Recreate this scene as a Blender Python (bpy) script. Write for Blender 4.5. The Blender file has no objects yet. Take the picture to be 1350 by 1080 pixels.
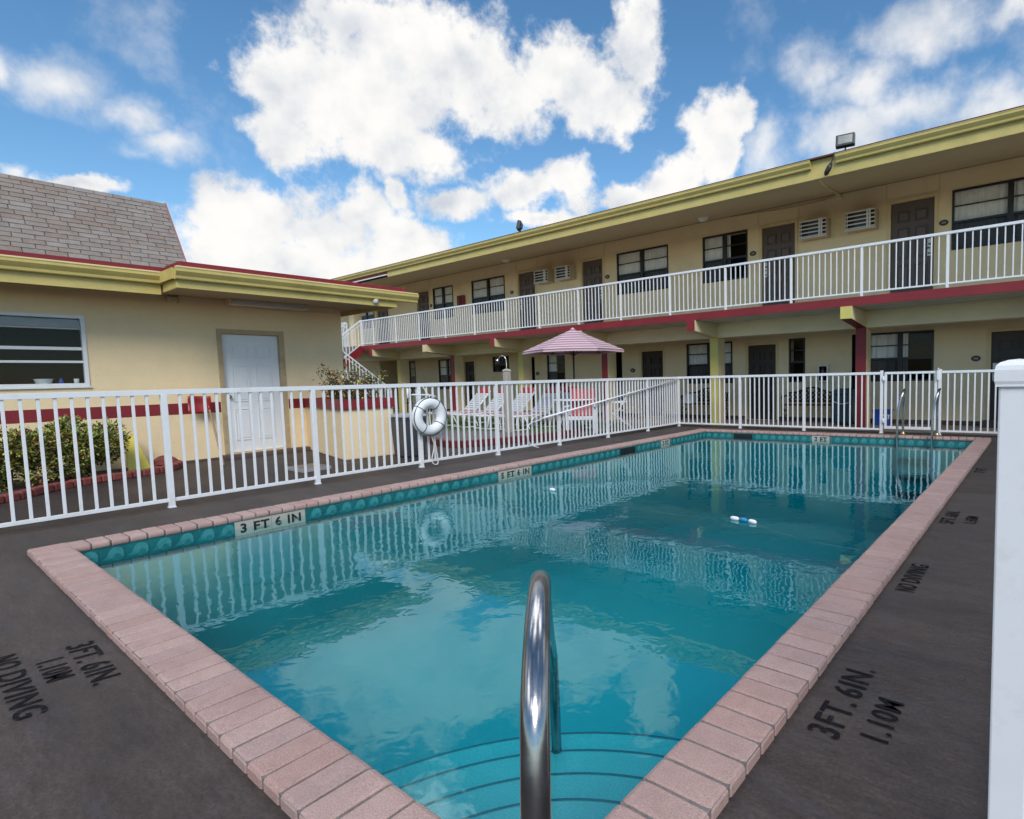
import bpy, math, random
from mathutils import Vector, Matrix
R = random.Random(7)
C = bpy.context.scene.collection
PI = math.pi

# ------------------------------------------------------------------ materials
MATS = {}
def nt(m):
    m.use_nodes = True
    return m.node_tree.nodes, m.node_tree.links
def mat(name, col, rough=.6, var=.08, scale=4., fine=0., fscale=160., bump=0., bscale=60., metal=0., spec=.5, stain=None, stainscale=1.2, stainamt=.0, course=False, stretch=None, coat=0.):
    if name in MATS: return MATS[name]
    m = bpy.data.materials.new(name); N, L = nt(m)
    b = N['Principled BSDF']; b.inputs['Roughness'].default_value = rough; b.inputs['Metallic'].default_value = metal
    b.inputs['Specular IOR Level'].default_value = spec; b.inputs['Coat Weight'].default_value = coat
    tc = N.new('ShaderNodeTexCoord'); src = tc.outputs['Object']
    if stretch:
        mp = N.new('ShaderNodeMapping'); mp.inputs['Scale'].default_value = stretch; L.new(src, mp.inputs[0]); s2 = mp.outputs[0]
    else: s2 = src
    n = N.new('ShaderNodeTexNoise'); n.inputs['Scale'].default_value = scale; n.inputs['Detail'].default_value = 6; n.inputs['Roughness'].default_value = .62
    L.new(s2, n.inputs[0])
    r = N.new('ShaderNodeValToRGB'); e = r.color_ramp.elements
    e[0].position = .3; e[1].position = .7
    e[0].color = (*[max(0, c*(1-var)) for c in col], 1); e[1].color = (*[min(1, c*(1+var)) for c in col], 1)
    L.new(n.outputs[0], r.inputs[0]); out = r.outputs[0]
    def mul(col_out, fac_out, lo, hi):
        mr = N.new('ShaderNodeMapRange'); mr.inputs[1].default_value = .3; mr.inputs[2].default_value = .7; mr.inputs[3].default_value = lo; mr.inputs[4].default_value = hi
        L.new(fac_out, mr.inputs[0])
        vm = N.new('ShaderNodeVectorMath'); vm.operation = 'SCALE'; L.new(col_out, vm.inputs[0]); L.new(mr.outputs[0], vm.inputs['Scale']); return vm.outputs[0]
    if fine:
        n2 = N.new('ShaderNodeTexNoise'); n2.inputs['Scale'].default_value = fscale; n2.inputs['Detail'].default_value = 3; L.new(src, n2.inputs[0])
        out = mul(out, n2.outputs[0], 1-fine, 1+fine)
    if stain:
        n3 = N.new('ShaderNodeTexNoise'); n3.inputs['Scale'].default_value = stainscale; n3.inputs['Detail'].default_value = 8; n3.inputs['Roughness'].default_value = .7; L.new(s2, n3.inputs[0])
        mr = N.new('ShaderNodeMapRange'); mr.inputs[1].default_value = .52; mr.inputs[2].default_value = .72; mr.inputs[3].default_value = 0; mr.inputs[4].default_value = stainamt
        L.new(n3.outputs[0], mr.inputs[0])
        mx = N.new('ShaderNodeMix'); mx.data_type = 'RGBA'; L.new(mr.outputs[0], mx.inputs[0]); L.new(out, mx.inputs[6]); mx.inputs[7].default_value = (*stain, 1); out = mx.outputs[2]
    L.new(out, b.inputs['Base Color'])
    rr = N.new('ShaderNodeMapRange'); rr.inputs[3].default_value = max(0, rough-.08); rr.inputs[4].default_value = min(1, rough+.08); L.new(n.outputs[0], rr.inputs[0]); L.new(rr.outputs[0], b.inputs['Roughness'])
    nrm = None
    if bump:
        n4 = N.new('ShaderNodeTexNoise'); n4.inputs['Scale'].default_value = bscale; n4.inputs['Detail'].default_value = 4; L.new(src, n4.inputs[0])
        bp = N.new('ShaderNodeBump'); bp.inputs['Strength'].default_value = bump; bp.inputs['Distance'].default_value = .004; L.new(n4.outputs[0], bp.inputs['Height']); nrm = bp
    if course:      # faint courses of painted block
        sx = N.new('ShaderNodeSeparateXYZ'); L.new(src, sx.inputs[0])
        ad = N.new('ShaderNodeMath'); L.new(sx.outputs[0], ad.inputs[0]); L.new(sx.outputs[1], ad.inputs[1])
        cb = N.new('ShaderNodeCombineXYZ'); L.new(ad.outputs[0], cb.inputs[0]); L.new(sx.outputs[2], cb.inputs[1])
        bt = N.new('ShaderNodeTexBrick'); bt.inputs['Scale'].default_value = 1; bt.inputs['Brick Width'].default_value = .4; bt.inputs['Row Height'].default_value = .2
        bt.inputs['Mortar Size'].default_value = .006; bt.inputs['Mortar Smooth'].default_value = .6; L.new(cb.outputs[0], bt.inputs[0])
        b2 = N.new('ShaderNodeBump'); b2.invert = True; b2.inputs['Strength'].default_value = .35; b2.inputs['Distance'].default_value = .003; L.new(bt.outputs['Fac'], b2.inputs['Height'])
        if nrm: L.new(nrm.outputs[0], b2.inputs['Normal'])
        nrm = b2
    if nrm: L.new(nrm.outputs[0], b.inputs['Normal'])
    MATS[name] = m
    return m

M_wall = mat('cream wall paint', (.87, .69, .425), .75, .06, 1.3, .05, 90, .25, 45, stain=(.42, .34, .20), stainscale=1.3, stainamt=.16, course=True)
M_mwall = mat('motel cream paint', (.83, .69, .45), .75, .06, 1.0, .04, 90, .2, 45, stain=(.40, .32, .19), stainscale=1.2, stainamt=.16, course=True)
M_trimc = mat('cream trim paint', (.72, .59, .35), .6, .06, 2)
M_yel = mat('yellow green gutter paint', (.60, .48, .16), .42, .08, 2.5, .03, 60, stain=(.38, .33, .10), stainscale=2.2, stainamt=.4)
M_yelc = mat('yellow column paint', (.60, .52, .14), .55, .06, 2.5)
M_soff = mat('shade darkened soffit paint', (.43, .345, .22), .8, .07, 1.5, stain=(.33, .27, .17), stainscale=1.5, stainamt=.4)  # brown darkened so the colour itself carries shade under the eaves
M_red = mat('dark red paint', (.215, .014, .020), .5, .12, 3, .04, 80, .1, 40, stain=(.17, .02, .025), stainscale=2.5, stainamt=.4)
M_redb = mat('red kerb paint', (.23, .055, .045), .75, .2, 6, .1, 90, .4, 40, stain=(.12, .05, .045), stainscale=4, stainamt=.6)
M_white = mat('white railing paint', (.78, .79, .815), .38, .03, 5, stain=(.50, .47, .42), stainscale=5, stainamt=.45)
M_wdoor = mat('white door paint', (.80, .82, .84), .45, .02, 2, stain=(.66, .66, .64), stainscale=2, stainamt=.3)
M_brown = mat('brown door paint', (.12, .094, .090), .5, .08, 3)
M_dbrown = mat('dark brown door paint', (.040, .028, .024), .5, .1, 3)
M_black = mat('black metal', (.012, .012, .014), .4, .2, 8)
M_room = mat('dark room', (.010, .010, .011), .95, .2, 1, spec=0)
M_curt = mat('white curtain', (.86, .86, .86), .9, .05, 6)
M_deck = None
M_conc = mat('walkway concrete', (.23, .185, .155), .8, .14, 2.2, .08, 120, .3, 60, stain=(.12, .10, .09), stainscale=1.6, stainamt=.5)
M_base = mat('brown skirting paint', (.11, .07, .058), .7, .12, 5, stain=(.07, .05, .04), stainscale=3, stainamt=.5)
M_mort = mat('mortar', (.16, .142, .135), .9, .25, 14, .2, 90, .3, 60)
BR = [mat('coping brick %s' % n, c,   .72, .10, 14, .24, 230, .5, 190, stain=(.24, .135, .125), stainscale=7, stainamt=.6) for n, c in (('rose', (.385, .255, .225)), ('pale', (.415, .280, .248)), ('grey', (.370, .252, .228)), ('red', (.380, .240, .210)))]
M_tile = mat('teal tile', (.012, .145, .150), .12, .25, 3, .1, 30, spec=.6)
M_motif = mat('aqua motif', (.05, .26, .265), .15, .2, 20, spec=.6)
M_mark = mat('depth tile white', (.46, .435, .37), .2, .06, 10, stain=(.5, .46, .36), stainscale=9, stainamt=.4)
M_ink = mat('black lettering', (.010, .010, .012), .5, .2, 20)
M_sten = mat('stencil paint', (.009, .009, .011), .9, .4, 30, .3, 120, spec=.12, stain=(.045, .038, .037), stainscale=30, stainamt=.75)
M_plas = mat('pool plaster', (.10, .31, .335), .7, .06, 1.2, .06, 140, stain=(.11, .25, .28), stainscale=1.4, stainamt=.5)
M_steel = mat('polished steel', (.36, .36, .365), .22, .12, 30, .05, 200, metal=1, bump=.02, bscale=120)
M_bronze = mat('bronze fitting', (.35, .27, .16), .3, .2, 20, metal=1)
M_chrome = mat('chrome', (.7, .7, .72), .1, .05, 20, metal=1)
M_bin = mat('grey plastic', (.055, .06, .072), .5, .1, 5)
M_binlid = mat('light grey plastic', (.30, .32, .35), .5, .1, 5)
M_teal = mat('dark teal plastic', (.012, .05, .075), .45, .1, 5)
M_blue = mat('blue plastic', (.015, .08, .42), .45, .08, 5)
M_yplast = mat('yellow plastic', (.75, .62, .10), .45, .05, 6)
M_wood = mat('weathered wood', (.36, .24, .15), .75, .2, 6, stretch=(12, 12, 1.2))
M_redpl = mat('red plastic', (.30, .02, .022), .4, .1, 6)
M_redsl = mat('red slat paint', (.38, .018, .028), .45, .1, 6)
M_rope = mat('white rope', (.70, .68, .62), .85, .1, 30)
M_green = mat('dark green rope', (.02, .055, .055), .7, .2, 20)
M_buoy = mat('lifebuoy white', (.80, .81, .82), .5, .03, 6, bump=.15, bscale=120)
M_soil = mat('soil', (.055, .038, .028), .95, .3, 9, .2, 60, .6, 30)
M_lamp = mat('lamp cover', (.62, .62, .60), .35, .04, 4)
M_fbody = mat('grey floodlight housing', (.05, .055, .055), .45, .1, 6)
M_fglass = mat('floodlight glass', (.30, .31, .28), .08, .1, 20, spec=.8)
M_umbA = mat('pink canopy cloth', (.62, .45, .475), .85, .06, 4)
M_umbB = mat('mauve canopy stripe', (.30, .175, .235), .85, .1, 4)
M_bark = mat('plant stem', (.12, .08, .05), .9, .2, 15)
SH = [mat('shingle %s' % n, c, .85, .14, 9, .2, 120, .4, 150) for n, c in (('slate', (.240, .205, .180)), ('brown', (.235, .185, .152)), ('grey', (.265, .230, .206)), ('taupe', (.250, .205, .174)), ('dark', (.125, .105, .095)))]
LF = [mat('leaf %s' % n, c, .42, .2, 30, spec=.5) for n, c in (('dark', (.018, .042, .012)), ('mid', (.038, .085, .018)), ('light', (.20, .26, .045)), ('yellow', (.56, .52, .11)), ('rust', (.27, .08, .03)), ('pale', (.66, .62, .26)))]
M_grass = [mat('grass %s' % n, c, .6, .25, 6) for n, c in (('mid', (.055, .105, .022)), ('light', (.10, .15, .035)), ('dry', (.15, .14, .05)))]

def schlick(N, L, f0, nrm=None):       # mirror share, the same from both sides of the sheet
    g = N.new('ShaderNodeNewGeometry'); d = N.new('ShaderNodeVectorMath'); d.operation = 'DOT_PRODUCT'; L.new(g.outputs['Incoming'], d.inputs[0]); L.new(nrm if nrm else g.outputs['Normal'], d.inputs[1])
    def mm(op, a, b):
        n = N.new('ShaderNodeMath'); n.operation = op; n.use_clamp = op == 'SUBTRACT'
        for i, x in enumerate((a, b)):
            if isinstance(x, (int, float)): n.inputs[i].default_value = x
            elif x is not None: L.new(x, n.inputs[i])
        return n.outputs[0]
    a = mm('ABSOLUTE', d.outputs['Value'], None); p = mm('POWER', mm('SUBTRACT', 1.0, a), 5.0)
    return mm('ADD', mm('MULTIPLY', p, 1-f0), f0)
def glass_mat(name, tint, amt, ior=1.5):       # window glass: clear or screened, with a mirror sheen
    m = bpy.data.materials.new(name); N, L = nt(m); o = N['Material Output']; N.remove(N['Principled BSDF'])
    t = N.new('ShaderNodeBsdfTransparent'); t.inputs[0].default_value = (*tint, 1)
    g = N.new('ShaderNodeBsdfGlossy'); g.inputs['Roughness'].default_value = 0
    mx = N.new('ShaderNodeMixShader'); L.new(schlick(N, L, ((ior-1)/(ior+1))**2+amt), mx.inputs[0]); L.new(t.outputs[0], mx.inputs[1]); L.new(g.outputs[0], mx.inputs[2]); L.new(mx.outputs[0], o.inputs[0])
    return m
M_glass = glass_mat('window glass', (.96, .98, .98), .004, 1.25)
M_hglass = glass_mat('house window glass', (.8, .85, .85), 0, 1.33)
M_screen = glass_mat('screened window glass', (.30, .31, .33), 0, 1.15)
M_frost_sky = mat('sky toned obscured glass', (.40, .44, .46), .25, .15, 3, spec=.8)  # pale grey base holds the reflected sky as well as the frosting

def _rgb(N, c):
    n = N.new('ShaderNodeRGB'); n.outputs[0].default_value = (*c, 1); return n.outputs[0]
def deck_mat():
    m = bpy.data.materials.new('painted deck'); N, L = nt(m); b = N['Principled BSDF']; b.inputs['Specular IOR Level'].default_value = .35
    g = N.new('ShaderNodeNewGeometry')
    mp = N.new('ShaderNodeMapping'); mp.inputs['Rotation'].default_value = (0, 0, .12); mp.inputs['Scale'].default_value = (1, 3.2, 1); L.new(g.outputs['Position'], mp.inputs[0])
    def noise(sc, src, det=8, ro=.65):
        n = N.new('ShaderNodeTexNoise'); n.inputs['Scale'].default_value = sc; n.inputs['Detail'].default_value = det; n.inputs['Roughness'].default_value = ro; L.new(src, n.inputs[0]); return n.outputs[0]
    n1 = noise(.9, mp.outputs[0], 10, .72); n2 = noise(13, mp.outputs[0], 8, .75); n6 = noise(2.4, mp.outputs[0], 9, .7); n3 = noise(75, g.outputs['Position'], 5, .7)
    r = N.new('ShaderNodeValToRGB'); e = r.color_ramp.elements; e[0].position = .32; e[1].position = .68
    e[0].color = (.029, .022, .020, 1); e[1].color = (.072, .054, .047, 1); L.new(n1, r.inputs[0])
    def mulr(c, f, lo, hi):
        mr = N.new('ShaderNodeMapRange'); mr.inputs[1].default_value = .3; mr.inputs[2].default_value = .7; mr.inputs[3].default_value = lo; mr.inputs[4].default_value = hi; L.new(f, mr.inputs[0])
        v = N.new('ShaderNodeVectorMath'); v.operation = 'SCALE'; L.new(c, v.inputs[0]); L.new(mr.outputs[0], v.inputs['Scale']); return v.outputs[0]
    c = mulr(r.outputs[0], n2, .62, 1.4); c = mulr(c, n3, .62, 1.45)
    n4 = noise(3.0, g.outputs['Position'], 10, .75)
    mr = N.new('ShaderNodeMapRange'); mr.inputs[1].default_value = .56; mr.inputs[2].default_value = .74; mr.inputs[3].default_value = 0; mr.inputs[4].default_value = .55; L.new(n4, mr.inputs[0])
    mx = N.new('ShaderNodeMix'); mx.data_type = 'RGBA'; L.new(mr.outputs[0], mx.inputs[0]); L.new(c, mx.inputs[6]); mx.inputs[7].default_value = (.085, .062, .055, 1)
    mb_ = N.new('ShaderNodeMapRange'); mb_.inputs[1].default_value = .50; mb_.inputs[2].default_value = .68; mb_.inputs[3].default_value = 0; mb_.inputs[4].default_value = .32; L.new(n6, mb_.inputs[0])
    mxb = N.new('ShaderNodeMix'); mxb.data_type = 'RGBA'; L.new(mb_.outputs[0], mxb.inputs[0]); L.new(mx.outputs[2], mxb.inputs[6]); L.new(mulr(_rgb(N, (.060, .063, .073)), n2, .5, 1.5), mxb.inputs[7]); mx = mxb
    # pale specks
    vo = N.new('ShaderNodeTexVoronoi'); vo.inputs['Scale'].default_value = 26; L.new(g.outputs['Position'], vo.inputs[0])
    ms = N.new('ShaderNodeMapRange'); ms.inputs[1].default_value = .035; ms.inputs[2].default_value = .02; ms.inputs[3].default_value = 0; ms.inputs[4].default_value = 1; L.new(vo.outputs[0], ms.inputs[0])
    n5 = noise(2.2, g.outputs['Position'], 3)
    gt = N.new('ShaderNodeMath'); gt.operation = 'GREATER_THAN'; gt.inputs[1].default_value = .62; L.new(n5, gt.inputs[0])
    mm = N.new('ShaderNodeMath'); mm.operation = 'MULTIPLY'; L.new(ms.outputs[0], mm.inputs[0]); L.new(gt.outputs[0], mm.inputs[1])
    mx2 = N.new('ShaderNodeMix'); mx2.data_type = 'RGBA'; L.new(mm.outputs[0], mx2.inputs[0]); L.new(mx.outputs[2], mx2.inputs[6]); mx2.inputs[7].default_value = (.36, .33, .30, 1)
    L.new(mx2.outputs[2], b.inputs['Base Color'])
    rr = N.new('ShaderNodeMapRange'); rr.inputs[3].default_value = .42; rr.inputs[4].default_value = .72; L.new(n2, rr.inputs[0]); L.new(rr.outputs[0], b.inputs['Roughness'])
    bp = N.new('ShaderNodeBump'); bp.inputs['Strength'].default_value = .35; bp.inputs['Distance'].default_value = .004; L.new(n3, bp.inputs['Height'])
    b3 = N.new('ShaderNodeBump'); b3.inputs['Strength'].default_value = .45; b3.inputs['Distance'].default_value = .012; L.new(n2, b3.inputs['Height']); L.new(bp.outputs[0], b3.inputs['Normal'])
    L.new(b3.outputs[0], b.inputs['Normal'])
    return m
M_deck = deck_mat()

def water_mat():
    m = bpy.data.materials.new('pool water'); N, L = nt(m); o = N['Material Output']; N.remove(N['Principled BSDF'])
    g = N.new('ShaderNodeNewGeometry')
    def noise(sc, scale=(1, 1, 1), det=3, dist=0.):
        mp = N.new('ShaderNodeMapping'); mp.inputs['Scale'].default_value = scale; L.new(g.outputs['Position'], mp.inputs[0])
        n = N.new('ShaderNodeTexNoise'); n.inputs['Scale'].default_value = sc; n.inputs['Detail'].default_value = det; n.inputs['Roughness'].default_value = .5; n.inputs['Distortion'].default_value = dist; L.new(mp.outputs[0], n.inputs[0]); return n.outputs[0]
    b1 = N.new('ShaderNodeBump'); b1.inputs['Strength'].default_value = 1; b1.inputs['Distance'].default_value = .0042; L.new(noise(1.3, det=2), b1.inputs['Height'])
    b2 = N.new('ShaderNodeBump'); b2.inputs['Strength'].default_value = 1; b2.inputs['Distance'].default_value = .0013; L.new(noise(8, det=2, dist=.4), b2.inputs['Height']); L.new(b1.outputs[0], b2.inputs['Normal'])
    t = N.new('ShaderNodeBsdfTransparent'); t.inputs[0].default_value = (.96, .99, 1, 1)
    gl = N.new('ShaderNodeBsdfGlossy'); gl.inputs['Roughness'].default_value = .0; gl.inputs[0].default_value = (.70, .97, 1, 1); L.new(b2.outputs[0], gl.inputs['Normal'])
    mx = N.new('ShaderNodeMixShader'); L.new(schlick(N, L, .092, b2.outputs[0]), mx.inputs[0]); L.new(t.outputs[0], mx.inputs[1]); L.new(gl.outputs[0], mx.inputs[2]); L.new(mx.outputs[0], o.inputs[0])
    va = N.new('ShaderNodeVolumeAbsorption'); va.inputs[0].default_value = (.0, .935, .955, 1); va.inputs[1].default_value = 1.1; L.new(va.outputs[0], o.inputs['Volume'])
    return m
M_water = water_mat()

# ------------------------------------------------------------------ mesh builder
def wloc(o):
    v = Vector((0, 0, 0))
    while o: v += o.location; o = o.parent
    return v
class MB:
    def __init__(s): s.v = []; s.f = []; s.m = []; s.s = []
    def face(s, pts, m=0, sm=False):
        i = len(s.v); s.v += [tuple(p) for p in pts]; s.f.append(tuple(range(i, i+len(pts)))); s.m.append(m); s.s.append(sm)
    def obox(s, c, a, b, d, m=0):           # centre and three half axes
        c, a, b, d = Vector(c), Vector(a), Vector(b), Vector(d); i = len(s.v)
        if a.cross(b).dot(d) < 0: a = -a
        for k in ((-1,-1,-1),(1,-1,-1),(1,1,-1),(-1,1,-1),(-1,-1,1),(1,-1,1),(1,1,1),(-1,1,1)): s.v.append(tuple(c+a*k[0]+b*k[1]+d*k[2]))
        for q in ((3,2,1,0),(4,5,6,7),(0,1,5,4),(1,2,6,5),(2,3,7,6),(3,0,4,7)): s.f.append(tuple(i+j for j in q)); s.m.append(m); s.s.append(False)
    def box(s, x0, x1, y0, y1, z0, z1, m=0):
        s.obox(((x0+x1)/2, (y0+y1)/2, (z0+z1)/2), ((x1-x0)/2, 0, 0), (0, (y1-y0)/2, 0), (0, 0, (z1-z0)/2), m)
    def bar(s, p, q, w, h, m=0, up=(0, 0, 1)):
        p, q, up = Vector(p), Vector(q), Vector(up); d = q-p; side = d.cross(up)
        if side.length < 1e-6: side = d.cross(Vector((1, 0, 0)))
        side.normalize(); u = side.cross(d).normalized(); s.obox((p+q)/2, d/2, side*w/2, u*h/2, m)
    def tube(s, pts, r, n=10, m=0, closed=False, caps=True):
        pts = [Vector(p) for p in pts]; k = len(pts); rs = r if isinstance(r, (list, tuple)) else [r]*k
        T = []
        for i in range(k):
            a = pts[i-1] if (i > 0 or closed) else pts[i]; b = pts[(i+1) % k] if (i < k-1 or closed) else pts[i]
            T.append((b-a).normalized())
        up = Vector((0, 0, 1)) if abs(T[0].z) < .9 else Vector((1, 0, 0))
        nrm = (up-T[0]*up.dot(T[0])).normalized(); base = len(s.v)
        for i in range(k):
            nrm = (nrm-T[i]*nrm.dot(T[i])).normalized(); bi = T[i].cross(nrm)
            for j in range(n):
                a = 2*PI*j/n; s.v.append(tuple(pts[i]+(nrm*math.cos(a)+bi*math.sin(a))*rs[i]))
        for i in range(k if closed else k-1):
            for j in range(n):
                a, b = base+i*n+j, base+i*n+(j+1) % n; c, d = base+((i+1) % k)*n+(j+1) % n, base+((i+1) % k)*n+j
                s.f.append((a, b, c, d)); s.m.append(m); s.s.append(True)
        if caps and not closed:
            s.f.append(tuple(base+j for j in reversed(range(n)))); s.m.append(m); s.s.append(False)
            s.f.append(tuple(base+(k-1)*n+j for j in range(n))); s.m.append(m); s.s.append(False)
    def lathe(s, c, prof, n=20, m=0, a0=0., sm=True):
        base = len(s.v)
        for r, z in prof:
            for j in range(n):
                a = a0+2*PI*j/n; s.v.append((c[0]+r*math.cos(a), c[1]+r*math.sin(a), c[2]+z))
        for i in range(len(prof)-1):
            for j in range(n):
                s.f.append((base+i*n+j, base+i*n+(j+1) % n, base+(i+1)*n+(j+1) % n, base+(i+1)*n+j)); s.m.append(m); s.s.append(sm)
        for i, rev in ((0, True), (len(prof)-1, False)):
            if prof[i][0] > 1e-4:
                q = [base+i*n+j for j in range(n)]; s.f.append(tuple(reversed(q)) if rev else tuple(q)); s.m.append(m); s.s.append(False)
    def prism(s, poly, ext, m=0, mcap=None):           # polygon (3d points) extruded by a vector
        k = len(poly); i = len(s.v); e = Vector(ext); P = [Vector(p) for p in poly]
        s.v += [tuple(p) for p in P]+[tuple(p+e) for p in P]
        s.f.append(tuple(reversed(range(i, i+k)))); s.f.append(tuple(range(i+k, i+2*k))); s.m += [m if mcap is None else mcap]*2; s.s += [False]*2
        for j in range(k):
            s.f.append((i+j, i+(j+1) % k, i+k+(j+1) % k, i+k+j)); s.m.append(m); s.s.append(False)
    def torus(s, c, R0, r, ax=(1, 0, 0), n=48, k=16, m=0):
        ax = Vector(ax).normalized(); u = Vector((0, 0, 1)); u = (u-ax*u.dot(ax)).normalized(); w = ax.cross(u)
        s.tube([Vector(c)+(u*math.cos(2*PI*i/n)+w*math.sin(2*PI*i/n))*R0 for i in range(n)], r, k, m, closed=True)
    def leaf(s, p, d, up, ln, wd, m):
        d = Vector(d).normalized(); sd = d.cross(Vector(up)); 
        if sd.length < 1e-4: sd = Vector((1, 0, 0))
        sd.normalize(); n = sd.cross(d); p = Vector(p); mid = p+d*ln*.45
        s.face((p, mid+sd*wd/2+n*wd*.15, p+d*ln, mid-sd*wd/2+n*wd*.15), m)
    def build(s, name, mats, parent=None, loc=None, bevel=0, fix=True):
        if not isinstance(mats, (list, tuple)): mats = [mats]
        off = wloc(parent) if parent else Vector(loc or (0, 0, 0))
        me = bpy.data.meshes.new(name); me.from_pydata([tuple(Vector(v)-off) for v in s.v], [], s.f)
        for mm in mats: me.materials.append(mm)
        me.polygons.foreach_set('material_index', s.m); me.polygons.foreach_set('use_smooth', s.s); me.update()
        o = bpy.data.objects.new(name, me); C.objects.link(o)
        if parent: o.parent = parent
        else: o.location = off
        if bevel:
            b = o.modifiers.new('bevel', 'BEVEL'); b.width = bevel; b.segments = 2; b.limit_method = 'ANGLE'; b.angle_limit = .6
        return o
def tag(o, label=None, cat=None, group=None, kind=None):
    if label: o['label'] = label
    if cat: o['category'] = cat
    if group: o['group'] = group
    if kind: o['kind'] = kind
    return o
def thing(name, label, cat, loc=(0, 0, 0), rz=0, group=None):
    o = bpy.data.objects.new(name, None); C.objects.link(o); o.location = loc; o.rotation_euler = (0, 0, rz); o.empty_display_size = .1
    return tag(o, label, cat, group)
def dup(o, loc=None, rz=None, label=None, parent=None):
    c = o.copy(); C.objects.link(c)
    if parent: c.parent = parent
    if loc is not None: c.location = loc
    if rz is not None: c.rotation_euler = (0, 0, rz)
    if label: c['label'] = label
    for ch in [x for x in list(C.objects) if x.parent == o]: dup(ch, parent=c)
    return c

def text_geo(body, bold=.018):
    cu = bpy.data.curves.new('lettering', 'FONT'); cu.body = body; cu.size = 1; cu.offset = bold; cu.resolution_u = 3; cu.space_character = 1.12
    o = bpy.data.objects.new('lettering', cu); C.objects.link(o); dg = bpy.context.evaluated_depsgraph_get(); dg.update()
    me = bpy.data.meshes.new_from_object(o.evaluated_get(dg)); V = [v.co.copy() for v in me.vertices]; F = [tuple(p.vertices) for p in me.polygons]
    bpy.data.objects.remove(o); bpy.data.curves.remove(cu); bpy.data.meshes.remove(me)
    x0, x1 = min(v.x for v in V), max(v.x for v in V); y0, y1 = min(v.y for v in V), max(v.y for v in V)
    return [((v.x-x0)/(x1-x0), (v.y-y0)/(y1-y0)) for v in V], F
def put_text(mb, body, o, du, dv, m=0, bold=.018):         # lettering fitted into the rectangle o, o+du, o+dv
    V, F = text_geo(body, bold); o, du, dv = Vector(o), Vector(du), Vector(dv); i = len(mb.v)
    mb.v += [tuple(o+du*a+dv*b) for a, b in V]; mb.f += [tuple(i+k for k in f) for f in F]; mb.m += [m]*len(F); mb.s += [False]*len(F)

# wall with openings; plane 'x' (normal +x) or 'y' (normal -y); holes (u0,u1,z0,z1,depth)
def wall_holes(mb, axis, c, u0, u1, z0, z1, holes, m=0, mback=1):
    def P(u, z, d=0): return (c-d, u, z) if axis == 'x' else (u, c+d, z)
    def q(a): mb.face(a if axis == 'y' else a, m)
    us = sorted({u0, u1, *[h[0] for h in holes], *[h[1] for h in holes]}); zs = sorted({z0, z1, *[h[2] for h in holes], *[h[3] for h in holes]})
    us = [u for u in us if u0 <= u <= u1]; zs = [z for z in zs if z0 <= z <= z1]
    for a, b in zip(us, us[1:]):
        for e, f in zip(zs, zs[1:]):
            cu, cz = (a+b)/2, (e+f)/2
            if any(h[0] < cu < h[1] and h[2] < cz < h[3] for h in holes): continue
            mb.face((P(a, e), P(b, e), P(b, f), P(a, f)), m)
    for h in holes:
        a, b, e, f, d = h
        mb.face((P(a, e), P(b, e), P(b, e, d), P(a, e, d)), m); mb.face((P(a, f, d), P(b, f, d), P(b, f), P(a, f)), m)
        mb.face((P(a, e), P(a, e, d), P(a, f, d), P(a, f)), m); mb.face((P(b, e, d), P(b, e), P(b, f), P(b, f, d)), m)
        mb.face((P(a, e, d), P(b, e, d), P(b, f, d), P(a, f, d)), mback)

# ------------------------------------------------------------------ camera
yaw, pitch, roll, fpx, sx, sy = .656, -.073, -.024, 749.3, 127.7, 12.9
fw = Vector((-math.sin(yaw)*math.cos(pitch), math.cos(yaw)*math.cos(pitch), math.sin(pitch)))
rt = Vector((math.cos(yaw), math.sin(yaw), 0)); up = rt.cross(fw)
r_ = rt*math.cos(roll)+up*math.sin(roll); u_ = -rt*math.sin(roll)+up*math.cos(roll)
cd = bpy.data.cameras.new('camera'); cam = bpy.data.objects.new('camera', cd); C.objects.link(cam)
mw = Matrix((r_, u_, -fw)).transposed().to_4x4(); mw.translation = (0, 0, 1.2); cam.matrix_world = mw
cd.sensor_width = 36; cd.lens = fpx/1350*36; cd.shift_x = -sx/1350; cd.shift_y = sy/1350; cd.clip_start = .05; cd.clip_end = 2000
bpy.context.scene.camera = cam

# ------------------------------------------------------------------ pool
NL, FL, FR, NR = Vector((-5.72, .834, 0)), Vector((-5.77, 10.85, 0)), Vector((-.895, 11.21, 0)), Vector((-.885, .834, 0))   # inner edge corners
def off_poly(P, d):       # push a quadrilateral outwards (points run clockwise seen from above: NL, FL, FR, NR)
    out = []; k = len(P)
    for i in range(k):
        a, b, c = P[i-1], P[i], P[(i+1) % k]
        n1 = (b-a).normalized(); n2 = (c-b).normalized(); n1 = Vector((-n1.y, n1.x, 0)); n2 = Vector((-n2.y, n2.x, 0))
        q = (n1+n2).normalized(); out.append(b+q*(d/q.dot(n1)))
    return out
PI_ = [NL, FL, FR, NR]
WZ = -.072
OUT = off_poly(PI_, .20)
# ground: one sheet to the horizon with the pool cut out
g = MB(); O2 = off_poly(PI_, .12); big = [Vector((-400, -400, 0)), Vector((-400, 400, 0)), Vector((400, 400, 0)), Vector((400, -400, 0))]
for i in range(4):
    a, b = O2[i], O2[(i+1) % 4]; c, d = big[(i+1) % 4], big[i]
    g.face((a, b, c, d))
tag(g.build('ground', M_deck), kind='structure')

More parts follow.
